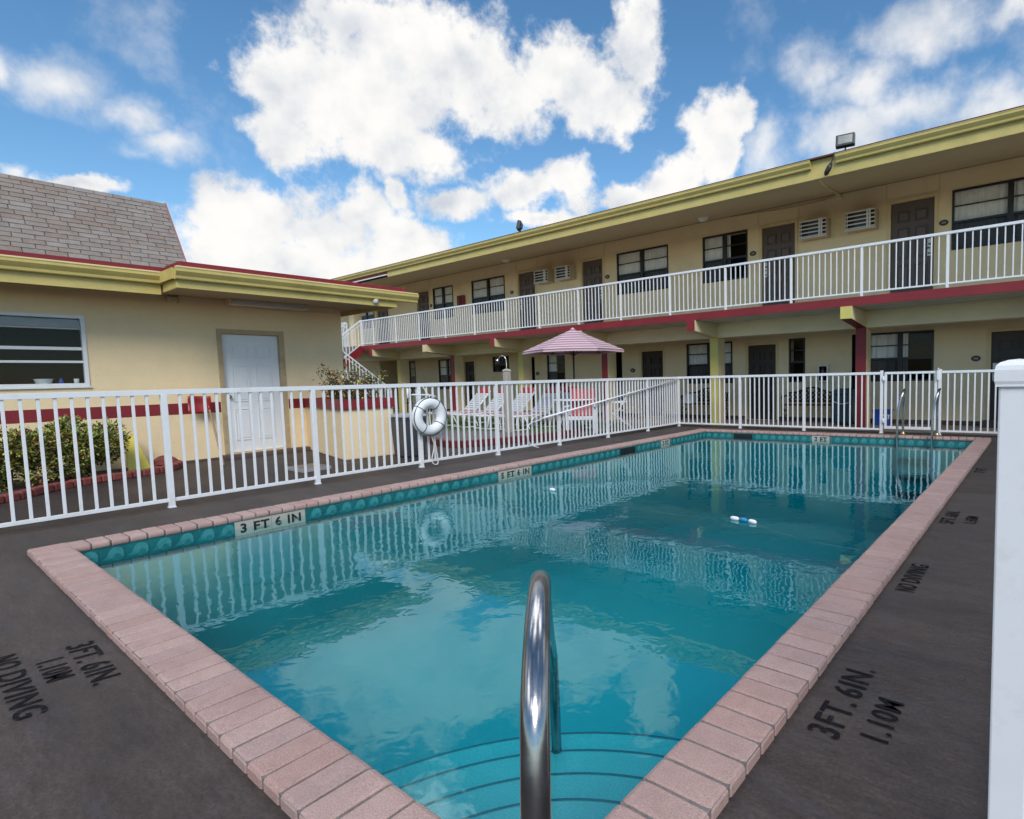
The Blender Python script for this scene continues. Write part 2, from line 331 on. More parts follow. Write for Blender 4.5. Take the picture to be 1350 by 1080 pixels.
pool = thing('swimming_pool', 'teal rectangular swimming pool with pink brick coping behind the white fence', 'pool', ((NL+FR)/2))
sh = MB(); WB = off_poly(PI_, 0)
for i in range(4):
    a, b = WB[i], WB[(i+1) % 4]; sh.face(((a.x, a.y, 0), (b.x, b.y, 0), (b.x, b.y, -2.2), (a.x, a.y, -2.2)))
fr_ = [(0, -1.15), (.30, -1.25), (.55, -1.45), (.80, -1.70), (1, -1.75)]
for (t0, z0), (t1, z1) in zip(fr_, fr_[1:]):
    q = [WB[3].lerp(WB[2], t0), WB[3].lerp(WB[2], t1), WB[0].lerp(WB[1], t1), WB[0].lerp(WB[1], t0)]
    sh.face([(v.x, v.y, z) for v, z in zip(q, (z0, z1, z1, z0))], 0, True)
sh.build('pool_shell', M_plas, pool)
# corner steps: curved treads with a dark nosing line
cx, cy = -.885, .834
for k, (rad, z) in enumerate(((.86, -.40), (1.14, -.50), (1.44, -.60), (1.76, -.72))):
    st = MB(); n = 28
    arc = [(cx-rad*math.sin(PI/2*j/n), cy+rad*math.cos(PI/2*j/n)) for j in range(n+1)]
    top = [(x, y, z) for x, y in arc]; bot = [(x, y, z-.16-.05*k) for x, y in arc]
    st.face([(cx-.0, cy+.0, z)]+top)
    for j in range(n): st.face((top[j], top[j+1], bot[j+1], bot[j]), 0, True)
    lw = .011+.001*k
    for j in range(n):
        if j % 7 == 6 and k % 2 or j % 9 == 4: 
            pass
        (x0, y0), (x1, y1) = arc[j], arc[j+1]; i0 = ((x0-cx)*(rad-lw)/rad+cx, (y0-cy)*(rad-lw)/rad+cy); i1 = ((x1-cx)*(rad-lw)/rad+cx, (y1-cy)*(rad-lw)/rad+cy)
        st.face(((x0, y0, z+.003), (x1, y1, z+.003), (i1[0], i1[1], z+.003), (i0[0], i0[1], z+.003)), 1)
    st.build('step', [mat('step plaster', (.17, .36, .385), .7, .06, 3, .15, 120, stain=(.14, .32, .36), stainscale=2.5, stainamt=.4), mat('dark nosing tile', (.02, .075, .10), .3, .2, 10)], pool)
# coping: bricks laid across, bullnose to the water
cop = MB()
def coping(a, b, skip0=0., skip1=0.):
    a, b = Vector(a), Vector(b); d = (b-a).normalized(); nrm = Vector((-d.y, d.x, 0)); L = (b-a).length
    prof = [(.205, 0), (.205, .030), (.199, .038), (.190, .042), (.02, .044), (.0, .043), (-.012, .038), (-.021, .028), (-.024, .014), (-.021, .0), (-.012, -.010), (.004, -.014), (.06, -.014), (.06, 0)]
    n = int((L-skip0-skip1)/.113); w = (L-skip0-skip1)/n
    for i in range(n):
        m = 1+R.choices((0, 1, 2, 3), (5, 4, 3, 2))[0]; s0 = skip0+i*w+.0055; s1 = skip0+(i+1)*w-.0055; dz = R.uniform(-.0015, .0015); dn = R.uniform(-.0012, .0012); tw = R.uniform(-.002, .002); base = len(cop.v)
        for s, k in ((s0, .9), (s0+.006, 1), (s1-.006, 1), (s1, .9)):
            for (o, z) in prof:
                oc = .09+(o-.09)*(1-(1-k)*.25); zc = z if k == 1 else z-(.005 if z > .01 else 0)
                p = a+d*(s+tw*(1 if o > .1 else -1))+nrm*(oc+dn); cop.v.append((p.x, p.y, zc+dz))
        k = len(prof)
        for j in range(3):
            for q in range(k):
                cop.f.append((base+j*k+q, base+j*k+(q+1) % k, base+(j+1)*k+(q+1) % k, base+(j+1)*k+q)); cop.m.append(m); cop.s.append(False)
        cop.f.append(tuple(base+q for q in reversed(range(k)))); cop.m.append(m); cop.s.append(False)
        cop.f.append(tuple(base+3*k+q for q in range(k))); cop.m.append(m); cop.s.append(False)
    # mortar bed
    p0, p1 = a+d*skip0, b-d*skip1
    for (o0, o1, z0, z1) in ((.201, -.010, -.008, .0365),):
        q = [(p0+nrm*o0), (p0+nrm*o1), (p1+nrm*o1), (p1+nrm*o0)]
        cop.prism([(v.x, v.y, z0) for v in q], (0, 0, z1-z0), 0)
coping(NL, FL, 0, 0); coping(FL, FR, -.205, -.205); coping(FR, NR, 0, 0); coping(NR, NL, -.205, -.205)
cop.build('coping', [M_mort]+BR, pool)
# waterline tiles with wave motif
tl = MB(); motif = [(.04, .02), (.18, .14), (.30, .42), (.40, .74), (.54, .93), (.72, .97), (.88, .84), (.96, .55), (.97, .10), (.87, .04), (.82, .30), (.72, .44), (.62, .38), (.54, .14), (.40, .02)]
def tiles(a, b, gaps):
    a, b = Vector(a), Vector(b); d = (b-a).normalized(); inn = Vector((d.y, -d.x, 0)); L = (b-a).length; n = int(L/.152); w = L/n; zt, h = -.010, .152
    tl.face((a+inn*.006+Vector((0, 0, zt)), b+inn*.006+Vector((0, 0, zt)), b+inn*.006+Vector((0, 0, zt-h)), a+inn*.006+Vector((0, 0, zt-h))), 2)
    for i in range(n):
        s0, s1 = i*w+.0015, (i+1)*w-.0015; mid = (s0+s1)/2
        if any(g0 < mid < g1 for g0, g1 in gaps): continue
        P = lambda s, z, e=0: a+d*s+inn*(.009+e)+Vector((0, 0, z))
        tl.face((P(s0, zt), P(s1, zt), P(s1, zt-h), P(s0, zt-h)), 0)
        tl.face([P(s0+(s1-s0)*u, zt-.008-(1-v)*(h*.62), .002) for u, v in motif], 1)
marks = []
tiles(NL, FL, ((1.06, 1.70), (4.17, 4.80), (6.87, 7.40), (8.23, 8.56)))
tiles(FL, FR, ((.62, 1.08), (2.22, 2.56))); tiles(FR, NR, ()); tiles(NR, NL, ())
tl.build('waterline_tile', [M_tile, M_motif, mat('tile grout', (.06, .16, .16), .7)], pool)
def marker(a, b, s0, s1, txt, fill):
    a, b = Vector(a), Vector(b); d = (b-a).normalized(); inn = Vector((d.y, -d.x, 0)); m = MB()
    P = lambda s, z, e: a+d*s+inn*e+Vector((0, 0, z))
    m.obox(P((s0+s1)/2, -.086, .008), d*(s1-s0)/2, inn*.006, (0, 0, .076), 0)
    for q in range(1, 4):
        if s1-s0 > .4: m.obox(P(s0+(s1-s0)*q/4, -.086, .0142), d*.001, inn*.0006, (0, 0, .075), 2)
    put_text(m, txt, P(s0+(s1-s0)*fill, -.117, .0165), d*(s1-s0)*(1-2*fill), (0, 0, .088), 1, .03)
    return tag(m.build('depth_marker', [M_mark, M_ink, M_mort], pool), 'white tile reading '+txt)
marker(NL, FL, 1.075, 1.685, '3 FT 6 IN', .07); marker(NL, FL, 4.18, 4.79, '5 FT 6 IN', .07); marker(NL, FL, 8.24, 8.55, '7 FT', .14); marker(FL, FR, 2.23, 2.55, '7 FT', .14)
def skim(a, b, s0, s1):
    a, b = Vector(a), Vector(b); d = (b-a).normalized(); inn = Vector((d.y, -d.x, 0)); m = MB()
    P = lambda s, z, e: a+d*s+inn*e+Vector((0, 0, z))
    m.obox(P((s0+s1)/2, -.09, .008), d*(s1-s0)/2, inn*.003, (0, 0, .085), 0)
    for z in (-.012, -.165): m.obox(P((s0+s1)/2, z, .016), d*(s1-s0)/2, inn*.006, (0, 0, .007), 1)
    for s in (s0, s1): m.obox(P(s, -.09, .016), d*.008, inn*.006, (0, 0, .084), 1)
    m.build('skimmer_mouth', [M_black, mat('skimmer rim', (.03, .12, .12), .4)], pool)
skim(NL, FL, 6.9, 7.38); skim(FL, FR, .65, 1.06)
# water: closed body reaching a little into the shell
w = MB(); WP = off_poly(PI_, .05)
w.face([(p.x, p.y, WZ) for p in reversed(WP)])
w.face([(p.x, p.y, -2.3) for p in WP])
for i in range(4):
    a, b = WP[i], WP[(i+1) % 4]; w.face(((a.x, a.y, WZ), (b.x, b.y, WZ), (b.x, b.y, -2.3), (a.x, a.y, -2.3)))
wo = w.build('water', M_water); tag(wo, kind='structure')

# safety rope with floats
rp = thing('float_line', 'thin rope with white and blue floats lying across the pool water', 'float line', (-3.3, 4.5, WZ))
m = MB(); rpp = [(-5.70, 4.50, -.03), (-5.2, 4.52, WZ-.03), (-4.45, 4.68, WZ+.006), (-3.9, 4.62, WZ-.03), (-3.2, 4.56, WZ-.03), (-2.6, 4.55, WZ-.03), (-2.05, 4.555, WZ+.006), (-1.5, 4.38, WZ-.03), (-.93, 4.22, WZ-.0)]
m.tube(rpp, .0022, 6); m.build('rope', mat('dull blue line', (.05, .20, .24), .7), rp)
for (x, y, dx, dy, ln, mm) in ((-4.44, 4.68, 1, .0, .07, M_buoy), (-2.14, 4.56, 1, -.1, .075, M_buoy), (-2.055, 4.552, 1, -.12, .07, mat('blue float', (.02, .22, .42), .4)), (-1.965, 4.535, 1, -.3, .075, M_buoy)):
    f = MB(); d = Vector((dx, dy, 0)).normalized(); c = Vector((x, y, WZ+.012))
    f.tube([c-d*ln*.55, c-d*ln*.5, c-d*ln*.3, c+d*ln*.3, c+d*ln*.5, c+d*ln*.55], [.004, .012, .019, .019, .012, .004], 14); f.build('float', mm, rp)

# near hand rail
def smooth_path(pts, n=8):
    P = [Vector(p) for p in pts]; P = [P[0]*2-P[1]]+P+[P[-1]*2-P[-2]]; out = []
    for i in range(1, len(P)-2):
        for j in range(n):
            t = j/n; a, b, c, d = P[i-1], P[i], P[i+1], P[i+2]
            out.append(.5*((2*b)+(c-a)*t+(2*a-5*b+4*c-d)*t*t+(3*b-a-3*c+d)*t**3))
    return out+[P[-2]]
hr = thing('hand_rail', 'polished steel grab rail rising in front of the curved pool steps', 'handrail', (-.62, .59, 0))
m = MB(); m.tube(smooth_path([(-.622, .592, 0), (-.622, .592, .25), (-.626, .598, .50), (-.632, .607, .59), (-.660, .638, .67), (-.735, .722, .735), (-.86, .858, .752), (-1.045, 1.045, .665), (-1.25, 1.262, .495), (-1.51, 1.542, .22), (-1.71, 1.762, .01), (-1.812, 1.877, -.13), (-1.838, 1.907, -.25), (-1.838, 1.910, -.60)]), .0245, 24); m.build('rail', M_steel, hr)
m = MB(); m.lathe((-.622, .592, 0), [(.055, 0), (.055, .006), (.036, .02), (.027, .022)], 20); m.build('flange', M_steel, hr)
M_tread = mat('grey tread', (.10, .13, .14), .6, .1, 10)
# far ladder
ld = thing('pool_ladder', 'chrome pool ladder hooked over the far coping in front of the gate', 'ladder', (-1.78, 11.25, 0))
for x in (-2.06, -1.515):
    m = MB(); fx = x-.012; yb_ = 11.20+.0
    m.tube(smooth_path([(x, yb_+.32, 0), (x, yb_+.32, .3), (x+.0, yb_+.31, .60), (x+.03, yb_+.24, .82), (x+.06, yb_+.12, .865), (x+.05, yb_-.02, .80), (x, yb_-.10, .55), (fx, yb_-.13, .25), (fx, yb_-.135, 0), (fx, yb_-.135, -.6), (fx, yb_-.135, -1.1)], 6), .021, 12); rl = m.build('rail', M_steel, ld)
    m = MB(); m.lathe((x, yb_+.32, 0), [(.045, 0), (.045, .05), (.03, .07), (.024, .10)], 16); m.build('socket', M_bronze, rl)
for z in (-.35, -.65, -.95):
    m = MB(); m.box(-2.07, -1.53, 11.03, 11.11, z-.015, z+.015); m.build('tread', M_tread, ld)

# ------------------------------------------------------------------ painted deck markings
def marking(label, lines):
    o = Vector(lines[0][1]); t = thing('depth_marking', label, 'marking', (o.x, o.y, 0), group='stencilled markings on the pool deck')
    for txt, p, du, dv in lines:
        ws = txt.split(' '); tot = sum(len(x) for x in ws)+.7*(len(ws)-1); at_ = 0; du_ = Vector((*du, 0))
        for x in ws: m = MB(); put_text(m, x, Vector((p[0], p[1], .004))+du_*(at_/tot), du_*(len(x)/tot), (*dv, 0), 0, .014); m.build('lettering', M_sten, t); at_ += len(x)+.7
marking('black stencil 3FT. 6IN., 1.10M and NO DIVING on the near left deck', [('3FT. 6IN.', (-3.61, .475), (.575, -.005), (.012, .098)), ('1.10M', (-3.50, .362), (.27, -.002), (.01, .09)), ('NO DIVING', (-3.73, .238), (.78, .0), (.01, .092))])
marking('black stencil 3FT. 6IN. 1.10M on the right deck nearest the camera', [('3FT. 6IN.', (-.508, 1.845), (.0, .53), (-.105, .0)), ('1.10M', (-.372, 1.915), (0, .275), (-.088, 0))])
marking('black stencil NO DIVING on the right deck beside the coping', [('NO DIVING', (-.535, 3.36), (0, .52), (-.098, 0))])
marking('black stencil 5FT. 6IN. 1.68M far along the right deck', [('5FT. 6IN.', (-.54, 5.05), (0, .48), (-.10, 0)), ('1.68M', (-.40, 5.15), (0, .26), (-.085, 0))])
marking('farthest black stencil 7 FT on the right deck near the ladder', [('7 FT', (-.53, 7.75), (0, .36), (-.11, 0))])

# ------------------------------------------------------------------ pool fence
XF = -6.96
def fence_dir(p, q): d = Vector(q)-Vector(p); return d.normalized(), d.length
def picket_panel(name, parent, p, q, zt, zb, n, pk=.0118, rt_h=.022, rb_h=.017, rt_w=.021, mat_=None):
    p, q = Vector(p), Vector(q); d, L = fence_dir(p, q); sd = Vector((-d.y, d.x, 0)); m = MB(); mid = (p+q)/2
    m.obox((mid.x, mid.y, zt-rt_h), d*L/2, sd*rt_w, (0, 0, rt_h)); m.obox((mid.x, mid.y, zb+rb_h), d*L/2, sd*.016, (0, 0, rb_h))
    for i in range(1, n):
        c = p+d*L*i/n; m.obox((c.x, c.y, (zt-2*rt_h+zb+2*rb_h)/2), d*pk, sd*pk, (0, 0, (zt-2*rt_h-zb-2*rb_h)/2-.0005))
    return m.build(name, mat_ or M_white, parent, bevel=.002)
def post_box(name, parent, c, h, w=.026, z0=0, foot=True):
    m = MB(); m.box(c[0]-w, c[0]+w, c[1]-w, c[1]+w, z0, h)
    if foot: m.box(c[0]-w-.006, c[0]+w+.006, c[1]-w-.006, c[1]+w+.006, z0, z0+.012)
    return m.build(name, M_white, parent, bevel=.003)
ZT, ZB = 1.182, .062
fl = thing('pool_fence', 'long white picket pool fence along the left side of the pool', 'fence', (XF, 5, 0))
py = [-1.12, .33, 1.787, 3.238, 4.685, 6.10, 7.56, 9.00, 10.45, 11.80]
for y in py: post_box('post', fl, (XF, y), ZT-.046)
for a, b in zip(py, py[1:]): picket_panel('picket_panel', fl, (XF, a+.026, 0), (XF, b-.026, 0), ZT, ZB, 13)
m = MB(); m.box(XF-.0235, XF+.0235, -1.15, 11.83, ZT-.046, ZT+.004); m.build('cap_rail', M_white, fl, bevel=.002)
fc = thing('pool_fence', 'white picket pool fence along the far end facing the motel walkway', 'fence', (-4, 11.85, 0))
px = [(-5.40, 11.83), (-3.99, 11.87), (-2.51, 11.915)]
pts = [(XF, 11.80)]+px
for c in px: post_box('post', fc, c, ZT-.046 if c[0] < -2.6 else ZT+.03)
for a, b in zip(pts, pts[1:]):
    d = (Vector((b[0]-a[0], b[1]-a[1], 0))).normalized()*.026
    picket_panel('picket_panel', fc, (a[0]+d.x, a[1]+d.y, 0), (b[0]-d.x, b[1]-d.y, 0), ZT, ZB, 13)
m = MB()
for a, b in zip(pts, pts[1:]): m.bar((a[0], a[1], ZT-.021), (b[0], b[1], ZT-.021), .047, .05)
m.build('cap_rail', M_white, fc, bevel=.002)
gp = (-1.535, 11.94); endp = (-.05, 11.99)
post_box('post', fc, gp, ZT+.03); post_box('post', fc, endp, ZT+.03)
picket_panel('picket_panel', fc, (gp[0]+.026, gp[1], 0), (endp[0]-.026, endp[1], 0), ZT, ZB, 14)
gt = thing('pool_gate', 'white picket gate with spring hinges in the far fence behind the ladder', 'gate', (-2.0, 11.93, 0))
g0, g1 = (-2.44, 11.918), (-1.60, 11.94)
picket_panel('gate_panel', gt, (*g0, 0), (*g1, 0), ZT, .09, 8, rb_h=.026)
for c in (g0, g1):
    m = MB(); m.box(c[0]-.022, c[0]+.022, c[1]-.018, c[1]+.018, .09, ZT-.001); m.build('stile', M_white, gt, bevel=.002)
for z in (.24, 1.05):
    m = MB(); m.tube([(-2.475, 11.88, z-.05), (-2.475, 11.88, z+.05)], .014, 10); m.box(-2.50, -2.44, 11.876, 11.89, z-.03, z+.03); m.build('hinge', M_white, gt)
m = MB(); m.box(-1.58, -1.545, 11.885, 11.915, 1.02, 1.20); m.tube([(-1.56, 11.89, 1.2), (-1.56, 11.89, 1.235)], .012, 10); m.build('latch', M_white, gt)
# side run that the near post belongs to
fr = thing('pool_fence', 'white picket fence run with a big square capped post at the right edge', 'fence', (-.045, 1.53, 0))
ry = [1.53, 3.0, 4.5, 6.0, 7.5, 9.0, 10.5, 11.96]
m = MB(); pc = (-.0475, 1.545); hw = .0345
m.box(pc[0]-hw, pc[0]+hw, pc[1]-hw, pc[1]+hw, 0, 1.172); m.build('post', M_white, fr, bevel=.004)
m = MB()
q = [(.0405, 1.165), (.0425, 1.172), (.0425, 1.196), (.040, 1.206), (.033, 1.213), (.018, 1.218), (.0, 1.220)]
for (a, za), (b, zb_) in zip(q, q[1:]):
    for j in range(4):
        k = ((-1, -1), (1, -1), (1, 1), (-1, 1)); k0, k1 = k[j], k[(j+1) % 4]
        m.face(((pc[0]+k0[0]*a, pc[1]+k0[1]*a, za), (pc[0]+k1[0]*a, pc[1]+k1[1]*a, za), (pc[0]+k1[0]*b, pc[1]+k1[1]*b, zb_), (pc[0]+k0[0]*b, pc[1]+k0[1]*b, zb_)))
m.box(pc[0]-.0405, pc[0]+.0405, pc[1]-.0405, pc[1]+.0405, 1.160, 1.166)
m.build('post_cap', M_white, fr)
for y in ry[1:-1]: post_box('post', fr, (-.03, y), ZT-.046)
for a, b in zip(ry, ry[1:]): picket_panel('picket_panel', fr, (-.03, a+.04, 0), (-.03, b-.026, 0), ZT, ZB, 13)

# lifebuoy on the fence
lb = thing('lifebuoy', 'white ring lifebuoy with dark green rope hanging on the fence post', 'lifebuoy', (XF+.09, 4.77, .45))
bx, by, bz = XF+.105, 4.775, .715
m = MB(); m.torus((bx, by, bz), .195, .074, (1, 0, .0), 56, 18); m.build('ring', M_buoy, lb)
for a in (.35, 1.95, 3.5, 5.1):
    a += .25; c = Vector((bx, by+.195*math.sin(a), bz+.195*math.cos(a))); t = Vector((0, math.cos(a), -math.sin(a)))
    m = MB(); m.torus(c, .0752, .0055, t, 24, 8)
    m.build('strap', M_green, lb)
m = MB(); pr = []
for i in range(65):
    a = 2*PI*i/64; rr = .262+.012*abs(math.sin(2*(a-.6))); pr.append((bx+.035, by+rr*.97*math.sin(a), bz+rr*.97*math.cos(a)))
m.tube(pr, .0065, 8); m.build('grab_rope', M_green, lb)
m = MB(); m.tube(smooth_path([(XF+.045, 4.72, 1.16), (XF+.06, 4.78, 1.05), (bx-.01, 4.80, .98), (bx-.01, 4.79, .7), (bx, 4.80, .44), (bx-.01, 4.84, .3), (bx-.02, 4.80, .10), (bx-.02, 4.84, .03), (bx-.02, 4.90, .05), (bx-.02, 4.88, .25), (bx-.02, 4.85, .42)], 5), .008, 8); m.build('line', M_rope, lb)
m = MB(); m.tube(smooth_path([(XF+.03, 4.56, 1.03), (XF+.08, 4.60, 1.03), (XF+.09, 4.78, 1.02), (XF+.08, 4.90, 1.00), (XF+.05, 4.92, .98)], 5), .010, 8)
m.tube([(XF+.03, 4.50, 1.12), (XF+.03, 4.50, .98)], .014, 8); m.build('hook', M_white, lb)
# reaching pole
rpo = thing('reaching_pole', 'long white rescue pole hung slanting along the left fence', 'pole', (XF+.05, 9.2, .8))
m = MB(); m.tube([(XF+.055, 7.1, .53), (XF+.055, 11.70, 1.12)], .016, 10); m.build('shaft', M_white, rpo)
m = MB(); m.tube(smooth_path([(XF+.055, 7.1, .53), (XF+.06, 6.95, .49), (XF+.06, 6.80, .47), (XF+.06, 6.72, .40), (XF+.06, 6.70, .25), (XF+.06, 6.78, .10), (XF+.08, 6.95, .03)], 5), .008, 8)
m.tube(smooth_path([(XF+.06, 6.80, .47), (XF+.06, 6.86, .55), (XF+.06, 6.98, .58), (XF+.06, 7.1, .53)], 5), .007, 8); m.build('crook', M_white, rpo)

# ------------------------------------------------------------------ left building
XW, YE = -10.903, 5.701
ob = thing('pool_house', 'cream single storey building with shingle roof and yellow gutter on the left', 'building', (-13, 1, 0))
WIN = (.46, 1.955, 1.257, 2.258); DO = (3.62, 4.575, .07, 2.115)
m = MB(); wall_holes(m, 'x', XW, -8, YE, 0, 2.66, [(*WIN, .3), (*DO, .12)], 0, 1)
m.face(((XW, YE, 0), (-17, YE, 0), (-17, YE, 2.66), (XW, YE, 2.66))); m.face(((XW, -8, 0), (XW, -8, 2.66), (-17, -8, 2.66), (-17, -8, 0)))
m.face(((-17, YE, 0), (-17, -8, 0), (-17, -8, 2.66), (-17, YE, 2.66)))
m.build('wall', [M_wall, M_room], ob)
m = MB(); m.box(XW-.02, XW+.004, -8, DO[0]-.05, .782, .955); m.box(XW-.02, XW+.004, DO[1]+.07, 4.93, .782, .955); m.build('painted_band', M_red, ob)
m = MB(); m.box(XW, XW+.012, 2.9, DO[0]-.06, 0, .035); m.box(XW+.0, XW+.20, DO[0]-.12, 4.95, .0, .062); m.build('doorstep', M_base, ob, bevel=.004)
# soffit, fascia, gutter, roof edge
def gutter(mb, axis_pts, z0, z1, outn, m=0):       # K-style gutter profile swept along a straight run
    a, b = Vector(axis_pts[0]), Vector(axis_pts[1]); n = Vector(outn)
    prof = [(0, z0), (.055, z0), (.065, z0+.012), (.070, z0+.045), (.092, z0+.075), (.112, z0+.105), (.112, z1-.012), (.118, z1-.010), (.118, z1), (.10, z1), (.10, z1-.01), (0, z1-.01)]
    mb.prism([a+n*o+Vector((0, 0, z)) for o, z in prof], b-a, m)
XL, XR = -10.02, -9.40; YJ = 2.70
m = MB(); m.box(XL-.138, XL-.118, -8, YJ-.02, 2.545, 2.84); m.box(XR-.138, XR-.118, YJ, 6.05, 2.58, 2.84); m.box(XL-.118, XR-.138, YJ, YJ+.02, 2.58, 2.84); m.box(-12.5, XR-.138, 6.03, 6.05, 2.58, 2.84); m.build('fascia', M_yel, ob, bevel=.003)
m = MB(); gutter(m, ((XL-.118, -8, 0), (XL-.118, YJ-.0, 0)), 2.690, 2.845, (1, 0, 0)); gutter(m, ((XR-.118, YJ-.03, 0), (XR-.118, 6.45, 0)), 2.690, 2.850, (1, 0, 0))
m.box(XL-.10, XR-.12, YJ-.05, YJ-.03, 2.70, 2.848)
m.build('gutter', M_yel, ob)
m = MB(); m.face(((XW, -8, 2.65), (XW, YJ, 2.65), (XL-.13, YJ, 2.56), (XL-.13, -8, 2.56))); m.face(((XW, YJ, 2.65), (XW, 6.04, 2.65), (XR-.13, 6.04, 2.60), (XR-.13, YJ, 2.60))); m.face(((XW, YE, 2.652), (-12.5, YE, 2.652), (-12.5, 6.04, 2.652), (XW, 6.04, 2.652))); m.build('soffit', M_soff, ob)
m = MB(); m.prism([(XL-.10, -8, 2.846), (XL-.10, -8, 2.862), (XL-.02, -8, 2.862), (XL-.02, -8, 2.846)], (0, YJ+8, 0)); m.prism([(XR-.10, YJ-.02, 2.851), (XR-.10, YJ-.02, 2.866), (XR-.015, YJ-.02, 2.866), (XR-.015, YJ-.02, 2.851)], (0, 3.76, 0), 0); m.build('drip_edge', M_trimc, ob)
m = MB(); m.box(XL-.16, XL-.06, -8, YJ+.1, 2.862, 2.925); m.prism([(XR-.10, 2.74, 2.866), (XR-.10, 2.74, 2.945), (-14, 2.74, 3.02), (-14, 2.74, 2.866)], (0, 3.50, 0)); m.build('roof_edge', M_red, ob, bevel=.006)
# mansard of shingles
yM = 3.02; bA, tA = Vector((-10.12, 0, 2.925)), Vector((-10.93, 0, 4.06)); sl = (tA-bA); sn = Vector((sl.z, 0, -sl.x)).normalized(); rows = 17
m = MB(); m.prism([(bA.x, -8, bA.z-.02), (tA.x, -8, tA.z), (-16, -8, tA.z), (-16, -8, bA.z-.02)], (0, yM+8, 0), 4)
for i in range(rows):
    y = -8-R.uniform(0, .03)+(.105 if i % 2 else 0)
    while y < yM:
        wd = R.uniform(.205, .220); y1 = min(y+wd-.009, yM+.004); a = max(y, -8)
        if y1-a > .02:
            p0 = bA+sl*(i/rows); p1 = bA+sl*min(1, (i+1.15)/rows); th = .005+R.uniform(0, .003)
            c = (p0+p1)/2+sn*(th*.5+.004); e = (p1-p0)/2
            mt = R.choices(range(4), (4, 3, 3, 4))[0]
            m.v += [tuple(v) for v in [(p0+sn*(th)).xyz]] and []
            q0, q1 = p0+sn*(th+.004), p1+sn*.003
            m.face(((q0.x, a, q0.z), (q0.x, y1, q0.z), (q1.x, y1, q1.z), (q1.x, a, q1.z)), mt)
            m.face(((p0.x, a, p0.z), (p0.x, y1, p0.z), (q0.x, y1, q0.z), (q0.x, a, q0.z)), 4)
            m.face(((p0.x, y1, p0.z), (p1.x, y1, p1.z), (q1.x, y1, q1.z), (q0.x, y1, q0.z)), 4); m.face(((p0.x, a, p0.z), (q0.x, a, q0.z), (q1.x, a, q1.z), (p1.x, a, p1.z)), 4)
        y += wd
m.build('shingle_roof', SH, ob)
m = MB(); e0, e1 = bA+sn*.012, tA+sn*.012; m.bar((e0.x, yM+.008, e0.z), (e1.x, yM+.008, e1.z), .008, .022, 0, up=(0, 1, 0)); m.build('roof_trim', mat('pale red trim', (.30, .14, .13), .6), ob)
# window
def xframe(m, y0, y1, z0, z1, x0, x1, w, mi=0):
    m.box(x0, x1, y0, y0+w, z0, z1, mi); m.box(x0, x1, y1-w, y1, z0, z1, mi); m.box(x0, x1, y0+w, y1-w, z0, z0+w, mi); m.box(x0, x1, y0+w, y1-w, z1-w, z1, mi)
m = MB(); y0, y1, z0, z1 = WIN; xframe(m, y0, y1, z0, z1, XW-.07, XW+.018, .045)
for z, h in ((2.075, .014), (1.79, .022), (1.605, .016)): m.box(XW-.045, XW-.012, y0+.045, y1-.045, z-h, z+h)
m.box(XW-.04, XW-.0, .98, 1.03, 1.30, 1.77)
m.box(XW-.02, XW+.03, y0-.01, y1+.015, z0-.022, z0-.001)
wf = m.build('window', M_white, ob, bevel=.003)
m = MB(); m.face(((XW-.030, y0+.04, 1.3), (XW-.030, y1-.04, 1.3), (XW-.030, y1-.04, 2.07), (XW-.030, y0+.04, 2.07))); m.build('pane', M_hglass, wf)
m = MB(); m.obox((XW-.02, (y0+y1)/2, 2.142), (.035, 0, -.062), (0, (y1-y0)/2-.05, 0), (.003, 0, .0017)); m.build('vent_pane', M_frost_sky, wf)
m = MB(); m.box(XW-.28, XW-.055, y0+.01, y1-.01, z0+.004, z0+.02); m.build('sill', M_white, wf)
# things on the sill
m = MB(); m.lathe((XW-.14, 1.50, z0+.022), [(.06, 0), (.075, .01), (.098, .085), (.104, .09), (.098, .084), (.07, .012), (.0, .01)], 20); tag(m.build('bowl', M_buoy, loc=(XW-.14, 1.50, z0+.022)), 'white plastic bowl on the sill inside the left window', 'bowl')
m = MB(); m.lathe((XW-.15, 1.68, z0+.022), [(.025, 0), (.027, .01), (.027, .06), (.012, .085), (.012, .10), (0, .10)], 14); tag(m.build('bottle', M_blue, loc=(XW-.15, 1.68, z0+.022)), 'small blue bottle on the sill inside the left window', 'bottle')
m = MB(); m.lathe((XW-.14, 1.84, z0+.022), [(.026, 0), (.03, .09), (.028, .09), (.022, .01), (0, .01)], 14); tag(m.build('cup', M_buoy, loc=(XW-.14, 1.84, z0+.022)), 'white cup at the right end of the left window sill', 'cup')
# door
def panel_door(m, P, w, h, proud, mi=0):            # six raised panels; P(u,z,d): point on the door face
    def ring(u0, u1, z0, z1):
        t = .013
        for a, b, c, d in ((u0, u1, z0, z0+t), (u0, u1, z1-t, z1), (u0, u0+t, z0+t, z1-t), (u1-t, u1, z0+t, z1-t)):
            pts = [P(a, c, 0), P(b, c, 0), P(b, d, 0), P(a, d, 0)]; e = P(a, c, proud)-P(a, c, 0); m.prism(pts, e, mi)
        i = .035; pts = [P(u0+i, z0+i, 0), P(u1-i, z0+i, 0), P(u1-i, z1-i, 0), P(u0+i, z1-i, 0)]; m.prism(pts, P(0, 0, proud*.8)-P(0, 0, 0), mi)
    for u0, u1 in ((.15*w, .44*w), (.56*w, .85*w)):
        ring(u0, u1, .80*h, .91*h); ring(u0, u1, .43*h, .74*h); ring(u0, u1, .10*h, .37*h)
m = MB(); y0, y1, z0, z1 = DO; y0 += .035; y1 -= .035; z1 -= .03; m.box(XW-.10, XW-.055, y0, y1, z0+.01, z1)
panel_door(m, lambda u, z, d: Vector((XW-.0548+d, y0+u, z0+.01+z)), y1-y0, z1-z0-.01, .012)
dr = m.build('door', M_wdoor, ob, bevel=.0015)
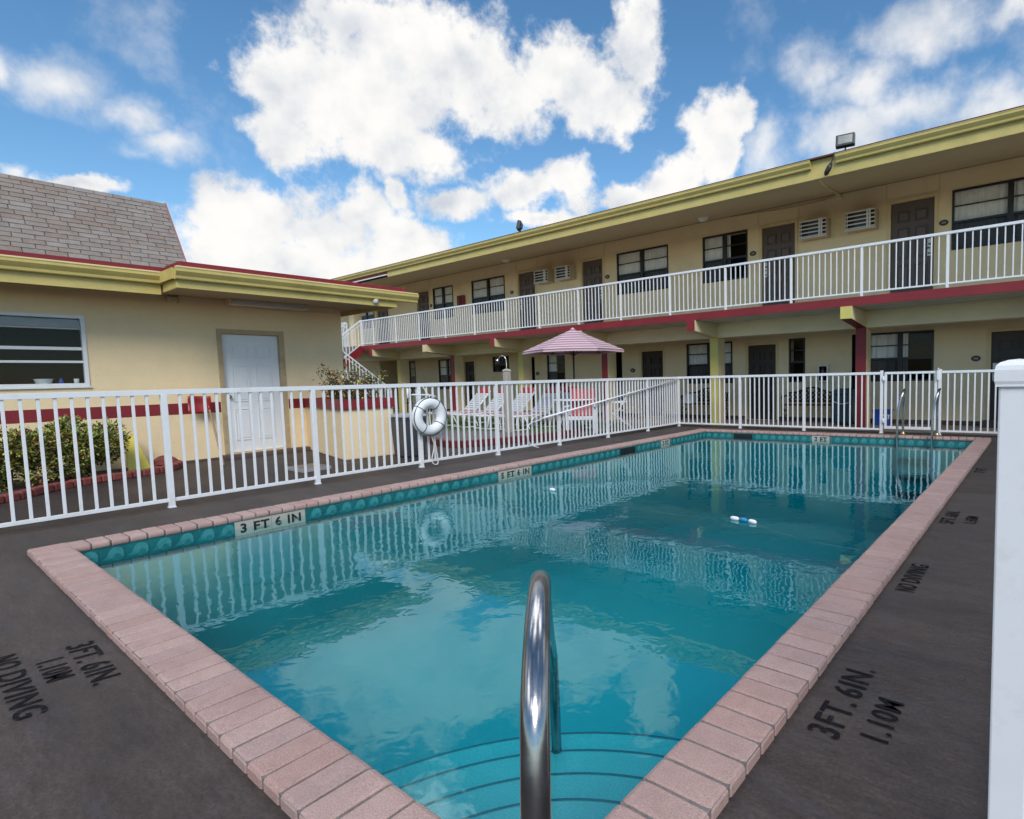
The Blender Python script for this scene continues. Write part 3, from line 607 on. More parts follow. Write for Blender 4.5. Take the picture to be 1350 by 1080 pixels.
m = MB(); c = (XW-.055, y0+.065, 1.03); m.tube([(c[0], c[1], c[2]), (c[0]+.012, c[1], c[2])], .032, 16); m.tube([(c[0]+.01, c[1], c[2]), (c[0]+.03, c[1], c[2]), (c[0]+.04, c[1], c[2]), (c[0]+.06, c[1], c[2]), (c[0]+.066, c[1], c[2])], [.011, .011, .026, .026, .014], 16); m.build('knob', M_bronze, dr)
m = MB(); m.box(XW-.11, XW+.012, DO[0], y0-.004, DO[2], DO[3]); m.box(XW-.11, XW+.012, y1+.004, DO[1], DO[2], DO[3]); m.box(XW-.11, XW+.012, y0-.004, y1+.004, z1+.004, DO[3])
m.box(XW-.0, XW+.016, DO[1], DO[1]+.05, DO[2], DO[3]+.05); m.box(XW, XW+.016, DO[0]-.04, DO[0], DO[2], DO[3]+.05); m.box(XW, XW+.016, DO[0], DO[1], DO[3], DO[3]+.05); m.build('door_frame', mat('tan door casing', (.50, .38, .22), .6, .08, 5, stain=(.25, .17, .10), stainscale=6, stainamt=.5), dr)
# light box under the eave, vent box, globe
m = MB(); m.box(-10.78, -10.58, 3.70, 4.97, 2.55, 2.64); fx = m.build('tube_light', M_trimc, loc=(-10.68, 4.33, 2.55), bevel=.004); tag(fx, 'long boxed tube light under the eave above the white door', 'light')
m = MB(); m.box(-10.77, -10.571, 3.72, 4.95, 2.546, 2.615); m.build('diffuser', M_lamp, fx, bevel=.01)
m = MB(); m.box(XW, XW+.08, 2.93, 3.06, 2.55, 2.62); m.box(XW, XW+.10, 3.065, 3.11, 2.54, 2.64); tag(m.build('conduit_box', M_trimc, loc=(XW, 3.0, 2.54), bevel=.004), 'small cream electrical box high on the left building wall', 'conduit box')
m = MB(); m.lathe((-9.505, 5.62, 2.66), [(0, -.055), (.03, -.05), (.048, -.025), (.052, 0), (.048, .03), (.03, .045), (0, .045)], 20); tag(m.build('globe_lamp', M_lamp, loc=(-9.505, 5.62, 2.605)), 'small round globe lamp on the yellow eave beside the corner', 'lamp')

# garden bed: soil, kerb, shrubs, stone, board, shovel
KP = [(-8.35, -.9), (-8.52, .1), (-8.95, .80), (-9.40, 1.25), (-9.68, 1.65), (-9.82, 2.10), (-10.02, 2.52), (-10.35, 2.78), (-10.85, 2.84)]
m = MB(); m.face([(x, y, .03) for x, y in KP]+[(-10.9, -.9, .03)]); tag(m.build('soil', M_soil), kind='structure')
kp = smooth_path([(x, y, .045) for x, y in KP], 4); m = MB()
for i, (a, b) in enumerate(zip(kp, kp[1:])):
    d = (b-a); 
    m.bar(a+Vector((0, 0, R.uniform(-.006, .006))), a+d*.96+Vector((0, 0, R.uniform(-.006, .006))), .10, .10, 0)
tag(m.build('garden_kerb', M_redb, loc=(-9.4, 1.25, 0), bevel=.02), 'curved red painted kerb edging the shrub bed by the wall', 'kerb')
def bush(name, label, c, rx, ry, rz, n, rnd, stems=6, wts=(5, 5, 4, 3, 2, 1), grp=None, lsz=(.05, .095), open_=.55):
    t = thing(name, label, 'shrub', c, group=grp); m = MB(); c = Vector(c)
    lumps = [(Vector((rnd.uniform(-.6, .6)*rx, rnd.uniform(-.6, .6)*ry, rz*rnd.uniform(.5, 1.45))), rnd.uniform(.35, .6)) for _ in range(11)]
    for i in range(n):
        lc, lr = rnd.choice(lumps); d = Vector((rnd.gauss(0, 1), rnd.gauss(0, 1), rnd.gauss(0, 1))).normalized(); q = rnd.uniform(open_, 1)
        p = c+lc+Vector((d.x*rx, d.y*ry, d.z*rz))*lr*q
        if p.z < c.z+.02: p.z = c.z+rnd.uniform(.02, .15)
        dd = (d+Vector((rnd.uniform(-1, 1), rnd.uniform(-1, 1), rnd.uniform(-.3, 1)))).normalized()
        m.leaf(p, dd, (rnd.uniform(-1, 1), rnd.uniform(-1, 1), 1), rnd.uniform(*lsz), rnd.uniform(*lsz)*.5, rnd.choices(range(6), wts)[0])
    m.build('foliage', LF, t)
    m = MB()
    for i in range(stems):
        a = rnd.uniform(0, 6.28); e = c+Vector((rx*.6*math.cos(a), ry*.6*math.sin(a), rz*1.4)); mid = c.lerp(e, .5)+Vector((rnd.uniform(-.05, .05), rnd.uniform(-.05, .05), .05))
        m.tube([c+Vector((rnd.uniform(-.04, .04), rnd.uniform(-.04, .04), 0)), mid, e], [.012, .008, .004], 6)
    m.build('stem', M_bark, t); return t
bush('croton_shrub', 'clipped green and yellow leaved shrub nearest the yellow board by the wall', (-10.28, 1.76, .03), .52, .40, .43, 8500, random.Random(3), wts=(3, 5, 6, 6, 2, 3), lsz=(.036, .072), grp='shrubs in the bed under the window')
bush('croton_shrub', 'lower reddish green shrub at the left edge under the window', (-9.98, .98, .03), .50, .48, .39, 8000, random.Random(5), wts=(3, 5, 5, 5, 4, 3), lsz=(.036, .072), grp='shrubs in the bed under the window')
m = MB(); A = Vector((-10.50, 2.25, .03)); m.prism([(-10.42, 2.20, .03), (-10.42, 2.47, .03), (-10.72, 2.36, .53), (-10.72, 2.24, .53)], (-.018, 0, -.011)); tag(m.build('floor_sign', M_yplast, loc=(-10.5, 2.33, .03), bevel=.006), 'faded yellow floor sign board leaning on the wall beside the shrub', 'sign')
m = MB(); rnd = random.Random(2)
prof = [(.0, .15), (.07, .14), (.13, .10), (.16, .04), (.155, 0)]
base = len(m.v); n = 12
for r0, z in prof:
    for j in range(n):
        a = 2*PI*j/n; k = 1+rnd.uniform(-.16, .16); m.v.append((-10.52+r0*k*math.cos(a)*.8, 2.66+r0*k*math.sin(a)*1.1, .03+z*(1+rnd.uniform(-.12, .12))))
for i in range(4):
    for j in range(n): m.f.append((base+(i+1)*n+j, base+(i+1)*n+(j+1) % n, base+i*n+(j+1) % n, base+i*n+j)); m.m.append(0); m.s.append(False)
tag(m.build('stone', M_redb, loc=(-10.52, 2.66, .03)), 'rough red brown stone at the end of the shrub bed', 'stone')
sv = thing('shovel', 'red plastic shovel leaning upside down against the wall beside the door', 'shovel', (-9.95, 3.24, 0))
hA, hB = Vector((-9.95, 3.24, 0)), Vector((-10.76, 3.345, .93)); m = MB(); m.tube([hA, hB], .016, 10); m.build('handle', M_wood, sv)
m = MB(); d = (hB-hA).normalized(); s_ = Vector((0, 1, 0)); s_ = (s_-d*s_.dot(d)).normalized(); nn = d.cross(s_)
grid = []; cen = Vector((-10.80, 3.23, .93)); uu = Vector((0, 1, -.05)).normalized(); vv = Vector((-.12, 0, 1)).normalized(); ww = Vector((1, 0, .1))
for i in range(7):
    for j in range(7):
        u, v = (i-3)/3, (j-3)/3; grid.append(cen+uu*u*.17*(1-.10*(v+1)/2)+vv*v*.13+ww*(.06*u*u*.7+.03*abs(v)))
b0 = len(m.v); m.v += [tuple(p) for p in grid]+[tuple(p-ww*.012) for p in grid]
for i in range(6):
    for j in range(6):
        q = (b0+i*7+j, b0+(i+1)*7+j, b0+(i+1)*7+j+1, b0+i*7+j+1); m.f += [q, tuple(k+49 for k in reversed(q))]; m.m += [0, 0]; m.s += [True, True]
for rim in ([i*7 for i in range(7)], [i*7+6 for i in range(7)], list(range(7)), list(range(42, 49))):
    for a, b in zip(rim, rim[1:]): m.f.append((b0+a, b0+b, b0+b+49, b0+a+49)); m.m.append(0); m.s.append(False)
m.tube([hB-d*.12, hB+d*.02], .024, 10); m.build('blade', M_redpl, sv)

# planter with plant, bin, iron stand
pl = thing('planter', 'cream planter wall with dark red rim at the corner of the left building', 'planter', (-9.7, 5.0, 0))
PQ = [(-10.9, 4.93), (-8.68, 4.47), (-8.60, 5.30), (-10.9, 5.70)]
m = MB(); m.prism([(x, y, 0) for x, y in PQ], (0, 0, .80)); m.build('body', M_wall, pl, bevel=.02)
PQ2 = [(-10.9, 4.90), (-8.65, 4.435), (-8.565, 5.33), (-10.9, 5.73)]
cxp = [(sum(p[0] for p in PQ2)/4, sum(p[1] for p in PQ2)/4)][0]
m = MB(); inn = [((x-cxp[0])*.86+cxp[0], (y-cxp[1])*.72+cxp[1]) for x, y in PQ2]
for i in range(4):
    a, b, c, d = PQ2[i], PQ2[(i+1) % 4], inn[(i+1) % 4], inn[i]
    m.prism([(p[0], p[1], .80) for p in (a, b, c, d)], (0, 0, .155))
m.build('rim', M_red, pl)
m = MB(); m.face([(x, y, .88) for x, y in inn]); m.build('soil', M_soil, pl)
pt = thing('bougainvillea', 'straggly leafy plant with rusty leaves growing in the planter', 'plant', (-9.1, 5.0, .88)); rnd = random.Random(11); ml, ms = MB(), MB()
for i in range(58):
    b = Vector((-9.25+rnd.uniform(-.7, .5), 5.0+rnd.uniform(-.25, .25), .88)); ln = rnd.uniform(.3, .85); dr_ = Vector((rnd.uniform(-.7, .7), rnd.uniform(-.5, .6), 1)).normalized(); cv = Vector((rnd.uniform(-.25, .25), rnd.uniform(-.25, .25), -.15))
    P = [b+dr_*ln*t+cv*t*t*ln for t in (0, .33, .66, 1)]; ms.tube(P, [.007, .006, .004, .002], 5)
    for k in range(26):
        t = rnd.uniform(.2, 1); q = b+dr_*ln*t+cv*t*t*ln+Vector((rnd.gauss(0, .03), rnd.gauss(0, .03), rnd.gauss(0, .03)))
        ml.leaf(q, (rnd.uniform(-1, 1), rnd.uniform(-1, 1), rnd.uniform(-.4, 1)), (rnd.uniform(-1, 1), rnd.uniform(-1, 1), 1), rnd.uniform(.04, .075), rnd.uniform(.022, .04), rnd.choices(range(6), (5, 5, 2, 1, 4, 1))[0])
ml.build('foliage', LF, pt); ms.build('stem', M_bark, pt)
tb = thing('trash_bin', 'dark grey plastic bin with pale lid beside the planter', 'bin', (-8.22, 5.33, 0))
def tap_box(m, c, w0, d0, w1, d1, z0, z1, mi=0):
    i = len(m.v)
    for w_, d_, z in ((w0, d0, z0), (w1, d1, z1)):
        for k in ((-1, -1), (1, -1), (1, 1), (-1, 1)): m.v.append((c[0]+k[0]*w_/2, c[1]+k[1]*d_/2, z))
    for q in ((3, 2, 1, 0), (4, 5, 6, 7), (0, 1, 5, 4), (1, 2, 6, 5), (2, 3, 7, 6), (3, 0, 4, 7)): m.f.append(tuple(i+j for j in q)); m.m.append(mi); m.s.append(False)
m = MB(); tap_box(m, (-8.22, 5.33), .36, .34, .44, .40, .01, .64); tap_box(m, (-8.22, 5.33), .46, .42, .46, .42, .60, .63); m.build('body', M_bin, tb, bevel=.02)
m = MB(); tap_box(m, (-8.22, 5.33), .48, .44, .40, .36, .645, .70); m.build('lid', M_binlid, tb, bevel=.02)
m = MB()
for s in (-.06, .06): m.tube(smooth_path([(-8.62+s, 5.62, 0), (-8.62+s, 5.62, .5), (-8.60+s, 5.62, .95), (-8.55+s, 5.62, 1.08), (-8.50+s, 5.62, 1.02)], 5), .012, 8)
m.tube([(-8.70, 5.62, .55), (-8.52, 5.62, .55)], .010, 8); m.tube([(-8.70, 5.62, .85), (-8.52, 5.62, .85)], .010, 8)
tag(m.build('hose_stand', M_black, loc=(-8.62, 5.62, 0)), 'black iron hose stand between the planter and the bin', 'stand')
m = MB(); m.box(-8.55, -8.05, 3.55, 3.95, 0, .045); m.box(-8.53, -8.07, 3.57, 3.93, .045, .05, 1); tag(m.build('drain_cover', [mat('galvanised', (.35, .35, .36), .5, .1, 10), M_conc], loc=(-8.3, 3.75, 0), bevel=.004), 'flat pale metal drain cover on the paving behind the fence', 'drain cover')

# ------------------------------------------------------------------ lawn patio beyond the left fence
m = MB(); lawn_p = [(-8.35, 6.75), (-8.75, 6.45), (-9.6, 6.70), (-11.5, 7.6), (-19, 9.6), (-19, 12.2), (-7.75, 12.2), (-7.85, 9.0), (-8.05, 7.5)]
m.face([(x, y, .004) for x, y in reversed(lawn_p)]); tag(m.build('path', mat('grey path', (.16, .145, .135), .85, .15, 3, .08, 100, .3, 60)), kind='structure')
m = MB(); kq = smooth_path([(-7.9, 9.2, .06), (-8.05, 7.7, .06), (-8.22, 6.95, .06), (-8.55, 6.45, .06), (-9.3, 6.6, .06), (-11, 7.35, .06)], 4)
for a, b in zip(kq, kq[1:]): m.bar(a, b+(b-a)*.0, .11, .12)
tag(m.build('garden_kerb', mat('deep red kerb paint', (.13, .012, .016), .7, .15, 5, stain=(.07, .03, .03), stainscale=4, stainamt=.5), loc=(-8.5, 6.5, 0), bevel=.01), 'low dark red kerb rounding the patio beyond the lifebuoy', 'kerb')
GX = [(-18, 8.95), (-11.6, 8.75), (-10.1, 9.0), (-8.6, 8.9), (-8.3, 12.0), (-18, 12.0)]
m = MB(); m.face([(x, y, .010) for x, y in GX]); tag(m.build('lawn', M_grass[0]), kind='structure')
m = MB(); rnd = random.Random(21)
for i in range(9000):
    x = rnd.uniform(-15, -8.5); y = rnd.uniform(8.95, 11.9); h = rnd.uniform(.025, .06); a = rnd.uniform(0, 6.28); w_ = .006
    m.face(((x-w_*math.cos(a), y-w_*math.sin(a), .01), (x+w_*math.cos(a), y+w_*math.sin(a), .01), (x+rnd.uniform(-.02, .02), y+rnd.uniform(-.02, .02), .01+h)), rnd.choices((0, 1, 2), (5, 4, 1))[0])
tag(m.build('grass', M_grass), 'short green lawn grass under the loungers', 'grass', kind='stuff')

# loungers: built once in local coordinates, head to +y
M_strap = mat('lounger webbing', (.58, .59, .61), .6, .05, 6)
def lounger(label):
    t = thing('sun_lounger', label, 'sun lounger', (0, 0, 0), group='white sun loungers on the lawn'); m = MB()
    for s in (-.29, .29):
        m.tube([(s, -.95, .34), (s, .95, .34)], .02, 8); m.tube([(s, .20, .36), (s, .72, .88)], .02, 8)
    for y in (-.95, .95): m.tube([(-.29, y, .34), (.29, y, .34)], .02, 8)
    m.tube([(-.29, .72, .88), (.29, .72, .88)], .02, 8); m.build('frame', M_white, t)
    for y in (-.65, .45):
        m = MB(); m.tube([(-.29, y-.12, .34), (-.30, y-.16, .015), (.30, y-.16, .015), (.29, y-.12, .34)], .016, 8); m.tube([(-.30, y-.16, .015), (-.30, y+.25, .015), (-.29, y+.10, .34)], .016, 8); m.tube([(.30, y-.16, .015), (.30, y+.25, .015), (.29, y+.10, .34)], .016, 8); m.build('leg', M_white, t)
    m = MB(); y = -.92
    while y < .18: m.obox((0, y+.03, .366), (.30, 0, 0), (0, .027, 0), (0, 0, .006), 0 if int((y+.92)/.07) % 3 else 1); y += .07
    m.build('seat', [M_redsl, M_buoy], t)
    m = MB(); k = 9
    for i in range(k):
        f = (i+.5)/k; c = Vector((0, .20+.52*f-.012, .36+.52*f+.016)); m.obox(c, (.29, 0, 0), Vector((0, .7071, .7071))*.031, Vector((0, -.7071, .7071))*.005)
    m.build('backrest', M_strap, t)
    m = MB(); c = Vector((0, .71, .905)); m.obox(c, (.27, 0, 0), Vector((0, .7071, .7071))*.10, Vector((0, -.7071, .7071))*.035); m.build('pillow', M_redsl, t, bevel=.03)
    return t
l0 = lounger('white lounger with red straps nearest the stairs, leftmost of the row')
l0.location = (-12.95, 10.15, .01); l0.rotation_euler = (0, 0, -.10)
dup(l0, (-11.95, 10.05, .01), -.12, 'white lounger with red straps, second from the stairs in the row')
dup(l0, (-10.95, 9.95, .01), -.10, 'white lounger with red straps just left of the shower post')
l4 = dup(l0, (-10.0, 9.95, .01), -.05, 'white lounger with red straps just right of the shower post')
l5 = dup(l0, (-9.35, 10.75, .01), .9, 'white lounger turned sideways between the shower post and the striped umbrella')

# umbrella and table
UX, UY = -8.66, 9.97
um = thing('patio_umbrella', 'pink and mauve striped patio umbrella on a dark pole', 'umbrella', (UX, UY, 0))
m = MB(); ns, nr, Rr, zt, ze = 6, 17, 1.17, 2.345, 1.84; a0 = .658
def upt(i, sub, f):      # sector i, sub 0..1 across, f radial
    a, b = a0+2*PI*i/ns, a0+2*PI*(i+1)/ns; pa, pb = Vector((math.cos(a), math.sin(a), 0)), Vector((math.cos(b), math.sin(b), 0)); p = pa.lerp(pb, sub)*Rr*f*(1-.045*math.sin(PI*sub))
    sag = -.012*math.sin(PI*sub)*f; z = zt+(ze-zt)*(f**.97)-sag; return (UX+p.x, UY+p.y, z)
for i in range(ns):
    for j in range(nr):
        f0, f1 = max(.03, j/nr), (j+1)/nr
        for k in range(4): m.face((upt(i, k/4, f0), upt(i, k/4, f1), upt(i, (k+1)/4, f1), upt(i, (k+1)/4, f0)), j % 2, True)
    for k in range(4):
        p, q = Vector(upt(i, k/4, 1)), Vector(upt(i, (k+1)/4, 1)); m.face((p, p+Vector((0, 0, -.03)), q+Vector((0, 0, -.03)), q), 1); p2, q2 = p+Vector((0, 0, -.03)), q+Vector((0, 0, -.03)); m.face((p2, p2+Vector((0, 0, -.03)), q2+Vector((0, 0, -.03)), q2), 0)
m.lathe((UX, UY, zt), [(.05, -.02), (.045, .0), (.0, .025)], 12, 0); m.build('canopy', [M_umbA, M_umbB], um)
for i in range(ns):
    m = MB(); p = Vector(upt(i, 0, 1)); q = Vector((UX, UY, zt-.03)); m.tube([q, p+Vector((0, 0, -.02))], .009, 6); mid = q.lerp(p, .5)+Vector((0, 0, -.02)); m.tube([(UX, UY, 1.72), mid], .007, 6); m.build('rib', M_dbrown, um)
m = MB(); m.tube([(UX, UY, .04), (UX, UY, zt)], .022, 12); m.build('pole', M_dbrown, um)
m = MB(); m.lathe((UX, UY, 0), [(.24, 0), (.24, .04), (.20, .07), (.05, .10), (.035, .18), (.03, .18)], 24); m.build('base', M_bin, um)
pt_ = thing('patio_table', 'round white patio table under the striped umbrella', 'table', (UX, UY, 0)); m = MB()
m.lathe((UX, UY, 0), [(.034, .70), (.52, .70), (.53, .715), (.52, .73), (.034, .73)], 28); m.build('tabletop', M_white, pt_)
for k in range(4):
    a = k*PI/2+.5; m = MB(); m.tube(smooth_path([(UX+.14*math.cos(a), UY+.14*math.sin(a), .70), (UX+.25*math.cos(a), UY+.25*math.sin(a), .4), (UX+.42*math.cos(a), UY+.42*math.sin(a), .0)], 4), .015, 8); m.build('leg', M_white, pt_)
# red slatted armchair, facing the camera side
def arm_chair(name, label, loc, rz, folding=False):
    t = thing(name, label, 'chair')
    if not folding:
        for x in (-.30, .30):
            m = MB(); m.box(x-.035, x+.035, -.30, -.23, 0, .58); m.build('leg', M_white, t, bevel=.004)
            m = MB(); m.box(x-.035, x+.035, .22, .29, 0, .56); m.build('leg', M_white, t, bevel=.004)
            m = MB(); m.box(x-.05, x+.05, -.36, .32, .58, .605); m.build('arm', M_white, t, bevel=.006)
        m = MB(); m.box(-.265, .265, -.29, -.26, .30, .38); m.box(-.265, .265, .23, .26, .26, .34); m.build('seat_frame', M_white, t, bevel=.004)
        m = MB()
        for i in range(6): m.obox((0, -.24+i*.085, .395-i*.012), (.262, 0, 0), (0, .036, -.005), (0, 0, .009))
        m.build('seat', M_redsl, t, bevel=.003)
        m = MB()
        for i in range(6): x = -.225+i*.09; m.obox((x, .33, .66), (.040, 0, 0), (0, .075, .31), (0, -.008, .002))
        m.obox((0, .40, .86), (.27, 0, 0), (0, .004, .028), (0, .012, -.002)); m.build('backrest', M_redsl, t, bevel=.003)
    else:
        for x in (-.24, .24):
            m = MB(); m.tube([(x, -.30, 0), (x, .22, .88)], .013, 8); m.build('frame_tube', M_white, t)
            m = MB(); m.tube([(x*.92, .30, 0), (x*.92, -.24, .44)], .013, 8); m.build('leg', M_white, t)
            m = MB(); m.tube([(x, -.22, .62), (x, .14, .64)], .016, 8); m.build('arm', M_white, t)
        m = MB()
        for i in range(5): m.obox((0, -.2+i*.085, .44), (.24, 0, 0), (0, .03, 0), (0, 0, .004), i % 2)
        m.build('seat', [M_redsl, M_buoy], t); m = MB()
        for i in range(5): f = .55+i*.09; m.obox((0, -.30+.52*f-.01, .88*f), (.24, 0, 0), Vector((0, .51, .86))*.03, Vector((0, -.86, .51))*.004, i % 2)
        m.build('backrest', [M_redsl, M_buoy], t)
    t.location = loc; t.rotation_euler = (0, 0, rz); return t
arm_chair('garden_armchair', 'white armchair with bright red slats under the striped umbrella', (-8.12, 9.58, .004), .62)
arm_chair('folding_chair', 'white folding chair with red webbing right of the red armchair', (-7.78, 10.55, .004), -.95, True)
# shower post
M_spost = mat('weathered post paint', (.40, .375, .33), .7, .1, 6, stain=(.24, .21, .17), stainscale=4, stainamt=.5)
sp = thing('shower_post', 'white square outdoor shower post with chrome head above the fence', 'shower', (-9.80, 8.94, 0)); m = MB()
m.box(-9.865, -9.735, 8.875, 9.005, 0, 1.40); m.build('post', M_spost, sp, bevel=.01)
m = MB(); 
for (a, za), (b, zb_) in zip([(.065, 1.40), (.075, 1.41), (.06, 1.44)], [(.075, 1.41), (.06, 1.44), (.0, 1.47)]):
    for j in range(4):
        k = ((-1, -1), (1, -1), (1, 1), (-1, 1)); k0, k1 = k[j], k[(j+1) % 4]
        m.face(((-9.8+k0[0]*a, 8.94+k0[1]*a, za), (-9.8+k1[0]*a, 8.94+k1[1]*a, za), (-9.8+k1[0]*b, 8.94+k1[1]*b, zb_), (-9.8+k0[0]*b, 8.94+k0[1]*b, zb_)))
m.build('cap', M_spost, sp)
m = MB(); m.tube(smooth_path([(-9.80, 8.94, 1.45), (-9.80, 8.94, 1.62), (-9.83, 8.93, 1.72), (-9.90, 8.91, 1.755), (-9.97, 8.89, 1.73), (-10.0, 8.88, 1.69)], 5), .011, 10); m.tube([(-10.0, 8.88, 1.69), (-10.02, 8.875, 1.66), (-10.03, 8.872, 1.645)], [.012, .04, .042], 14); m.build('shower_head', M_chrome, sp)

# ------------------------------------------------------------------ motel
YW, YS = 14.0, 11.4
XA, XB = -28., 4.
mo = thing('motel', 'two storey cream motel with yellow gutter, red balcony edge and grey doors', 'building', (-10, 14, 0))
UD = [(-2.833, -1.931, 1), (-5.801, -4.903, 0), (-11.727, -10.855, 1), (-14.616, -13.757, 0), (-20.582, -19.72, 1), (-23.605, -22.673, 0)]       # doors upstairs: x0, x1, lock on right
UWN = [(-1.64, .36), (-7.44, -6.155), (-10.33, -8.53), (-17.09, -15.28), (-19.47, -18.2), (-25.14, -23.82)]
UZ = (2.72, 4.885); UWZ = (3.68, 4.90)
LD = [(-6.19, -5.39), (-.93, -.03), (-9.535, -8.73), (-17.72, -17.09)]
LWN = [(-3.24, -1.925, .97, 2.06), (-5.085, -4.68, .98, 2.055), (-7.98, -6.6, .98, 2.08), (-13.34, -12.54, .9, 2.04), (-10.45, -10.22, .0, 2.03), (-14.09, -13.93, .0, 1.97), (-19.32, -18.2, .9, 2.08), (-21.36, -20.9, .9, 2.09), (-16.06, -15.21, 1.50, 2.06), (-3.60, -3.43, .0, 2.06)]
m = MB(); holes = [(a, b, UZ[0], UZ[1], .12) for a, b, _ in UD]+[(a, b, *UWZ, .34) for a, b in UWN]
wall_holes(m, 'y', YW, XA, XB, 2.44, 5.32, holes, 0, 1)
holes = [(a, b, .03, 1.97, .12) for a, b in LD]+[(*h, .34 if h[1]-h[0] > .3 else .02) for h in LWN]+[(-23.6, -22.25, .03, 2.2, 1.5)]
wall_holes(m, 'y', YW, XA, XB, 0, 2.44, holes, 0, 1)
m.face(((XB, YW, 0), (XB, 20, 0), (XB, 20, 5.32), (XB, YW, 5.32))); m.face(((XA, YW, 0), (XA, YW, 5.32), (XA, 20, 5.32), (XA, 20, 0))); m.face(((XA, 20, 0), (XA, 20, 5.32), (XB, 20, 5.32), (XB, 20, 0)))
m.build('wall', [M_mwall, M_room], mo)
m = MB()
segs = sorted([(a, b) for a, b in LD]+[(-23.6, -22.25), (-10.45, -10.22), (-14.09, -13.93), (-3.60, -3.43)]); x = XA
for a, b in segs+[(XB, XB)]:
    if a > x: m.box(x, a, YW-.012, YW+.0, .02, .115)
    x = b
m.build('skirting', M_base, mo)
# floor slab and red edge
m = MB(); m.box(XA, XB, YS+.03, YW-.001, 2.44, 2.598); m.build('balcony_floor', mat('light bouncing balcony paint', (.62, .55, .42), .7, .1, 3), mo)  # floor top is unseen; made pale to bounce light onto the upper wall
m = MB(); m.box(-21.4, XB, YS, YS+.0295, 2.437, 2.602); m.box(XA, -21.42, YS, YS+.0295, 2.437, 2.602); m.build('balcony_edge', M_red, mo, bevel=.003)
m = MB(); m.box(-24, XB, 12.49, 12.80, 2.092, 2.438); m.build('main_beam', M_mwall, mo)
CX = [(-3.03, 'r'), (-6.36, 'y'), (-9.70, 'r'), (-13.03, 'y'), (-16.40, 'r'), (-19.70, 'y'), (.31, 'y')]
for x, c in CX:
    m = MB(); m.box(x-.104, x+.104, 12.472, 12.85, 0.0, 2.088, 0); m.face(((x-.1041, 12.470, 0.0), (x+.1041, 12.470, 0.0), (x+.1041, 12.470, 2.089), (x-.1041, 12.470, 2.089)), 1)
    m.build('column', [M_trimc, M_red if c == 'r' else M_yelc], mo)
    m = MB(); y0, y1 = YS-.045, 12.489; w_ = .102
    L0 = [(x-w_, y0, 2.435), (x-w_, y1, 2.435), (x-w_, y1, 2.090), (x-w_, y0, 2.205)]; L1 = [(x+w_, p[1], p[2]) for p in L0]
    m.face((L0[0], L0[3], L0[2], L0[1]), 0); m.face((L1[0], L1[1], L1[2], L1[3]), 0); m.face((L0[0], L1[0], L1[3], L0[3]), 1); m.face((L0[3], L1[3], L1[2], L0[2]), 2); m.face((L0[0], L0[1], L1[1], L1[0]), 0)
    m.build('beam', [M_trimc, M_trimc if c == 'r' and x < -4 else (M_yelc if c == 'r' else M_red), M_red if c == 'r' else M_trimc], mo)
# soffit, fascia, gutter, roof
YF = 11.31
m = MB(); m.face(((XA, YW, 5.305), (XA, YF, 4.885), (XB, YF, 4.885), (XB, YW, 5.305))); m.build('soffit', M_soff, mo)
for xx in (-4.75, -9.6, -14.4, -19.2, -.2): pass
m = MB(); m.box(-18.24, XB, YF-.02, YF, 4.875, 5.24); m.build('fascia', M_yel, mo, bevel=.003)
m = MB(); m.box(XA, -18.25, YF-.02, YF, 4.97, 5.24); m.build('fascia', M_red, mo); m = MB(); m.box(XA, -18.25, YF-.06, YF-.001, 4.935, 4.968); m.build('drip_trim', M_white, mo)
m = MB(); gutter(m, ((-3.66, YF-.02, 0), (-26, YF-.02, 0)), 5.065, 5.222, (0, -1, 0)); gutter(m, ((XB, YF-.02, 0), (-3.20, YF-.02, 0)), 5.065, 5.222, (0, -1, 0)); m.build('gutter', M_yel, mo)
m = MB(); m.prism([(XB, YF-.10, 5.226), (XB, YF-.10, 5.256), (XB, 16.8, 6.05), (XB, 20.3, 5.3), (XB, 14, 5.3)], (XA-XB, 0, 0)); m.build('roof', mat('dark red roof edge', (.10, .035, .032), .8, .2, 5), mo)
m = MB(); m.tube(smooth_path([(-3.55, YF, 4.90), (-3.75, 12.6, 5.075), (-3.85, 13.7, 5.23), (-3.92, 13.97, 5.24)], 5), .014, 8); m.tube(smooth_path([(-3.92, 13.96, 5.24), (-4.6, 13.96, 5.20), (-5.5, 13.97, 5.22), (-6.6, 13.97, 5.28)], 5), .012, 8); m.box(-4.0, -3.84, 13.93, 13.999, 5.20, 5.29); m.build('conduit', M_trimc, mo)
for a, b, _ in UD:
    for x in (a-.06, b+.06): m = MB(); m.box(x-.012, x+.012, YW-.012, YW-.0005, 4.96, 5.29); m.build('wall_batten', M_trimc, mo)
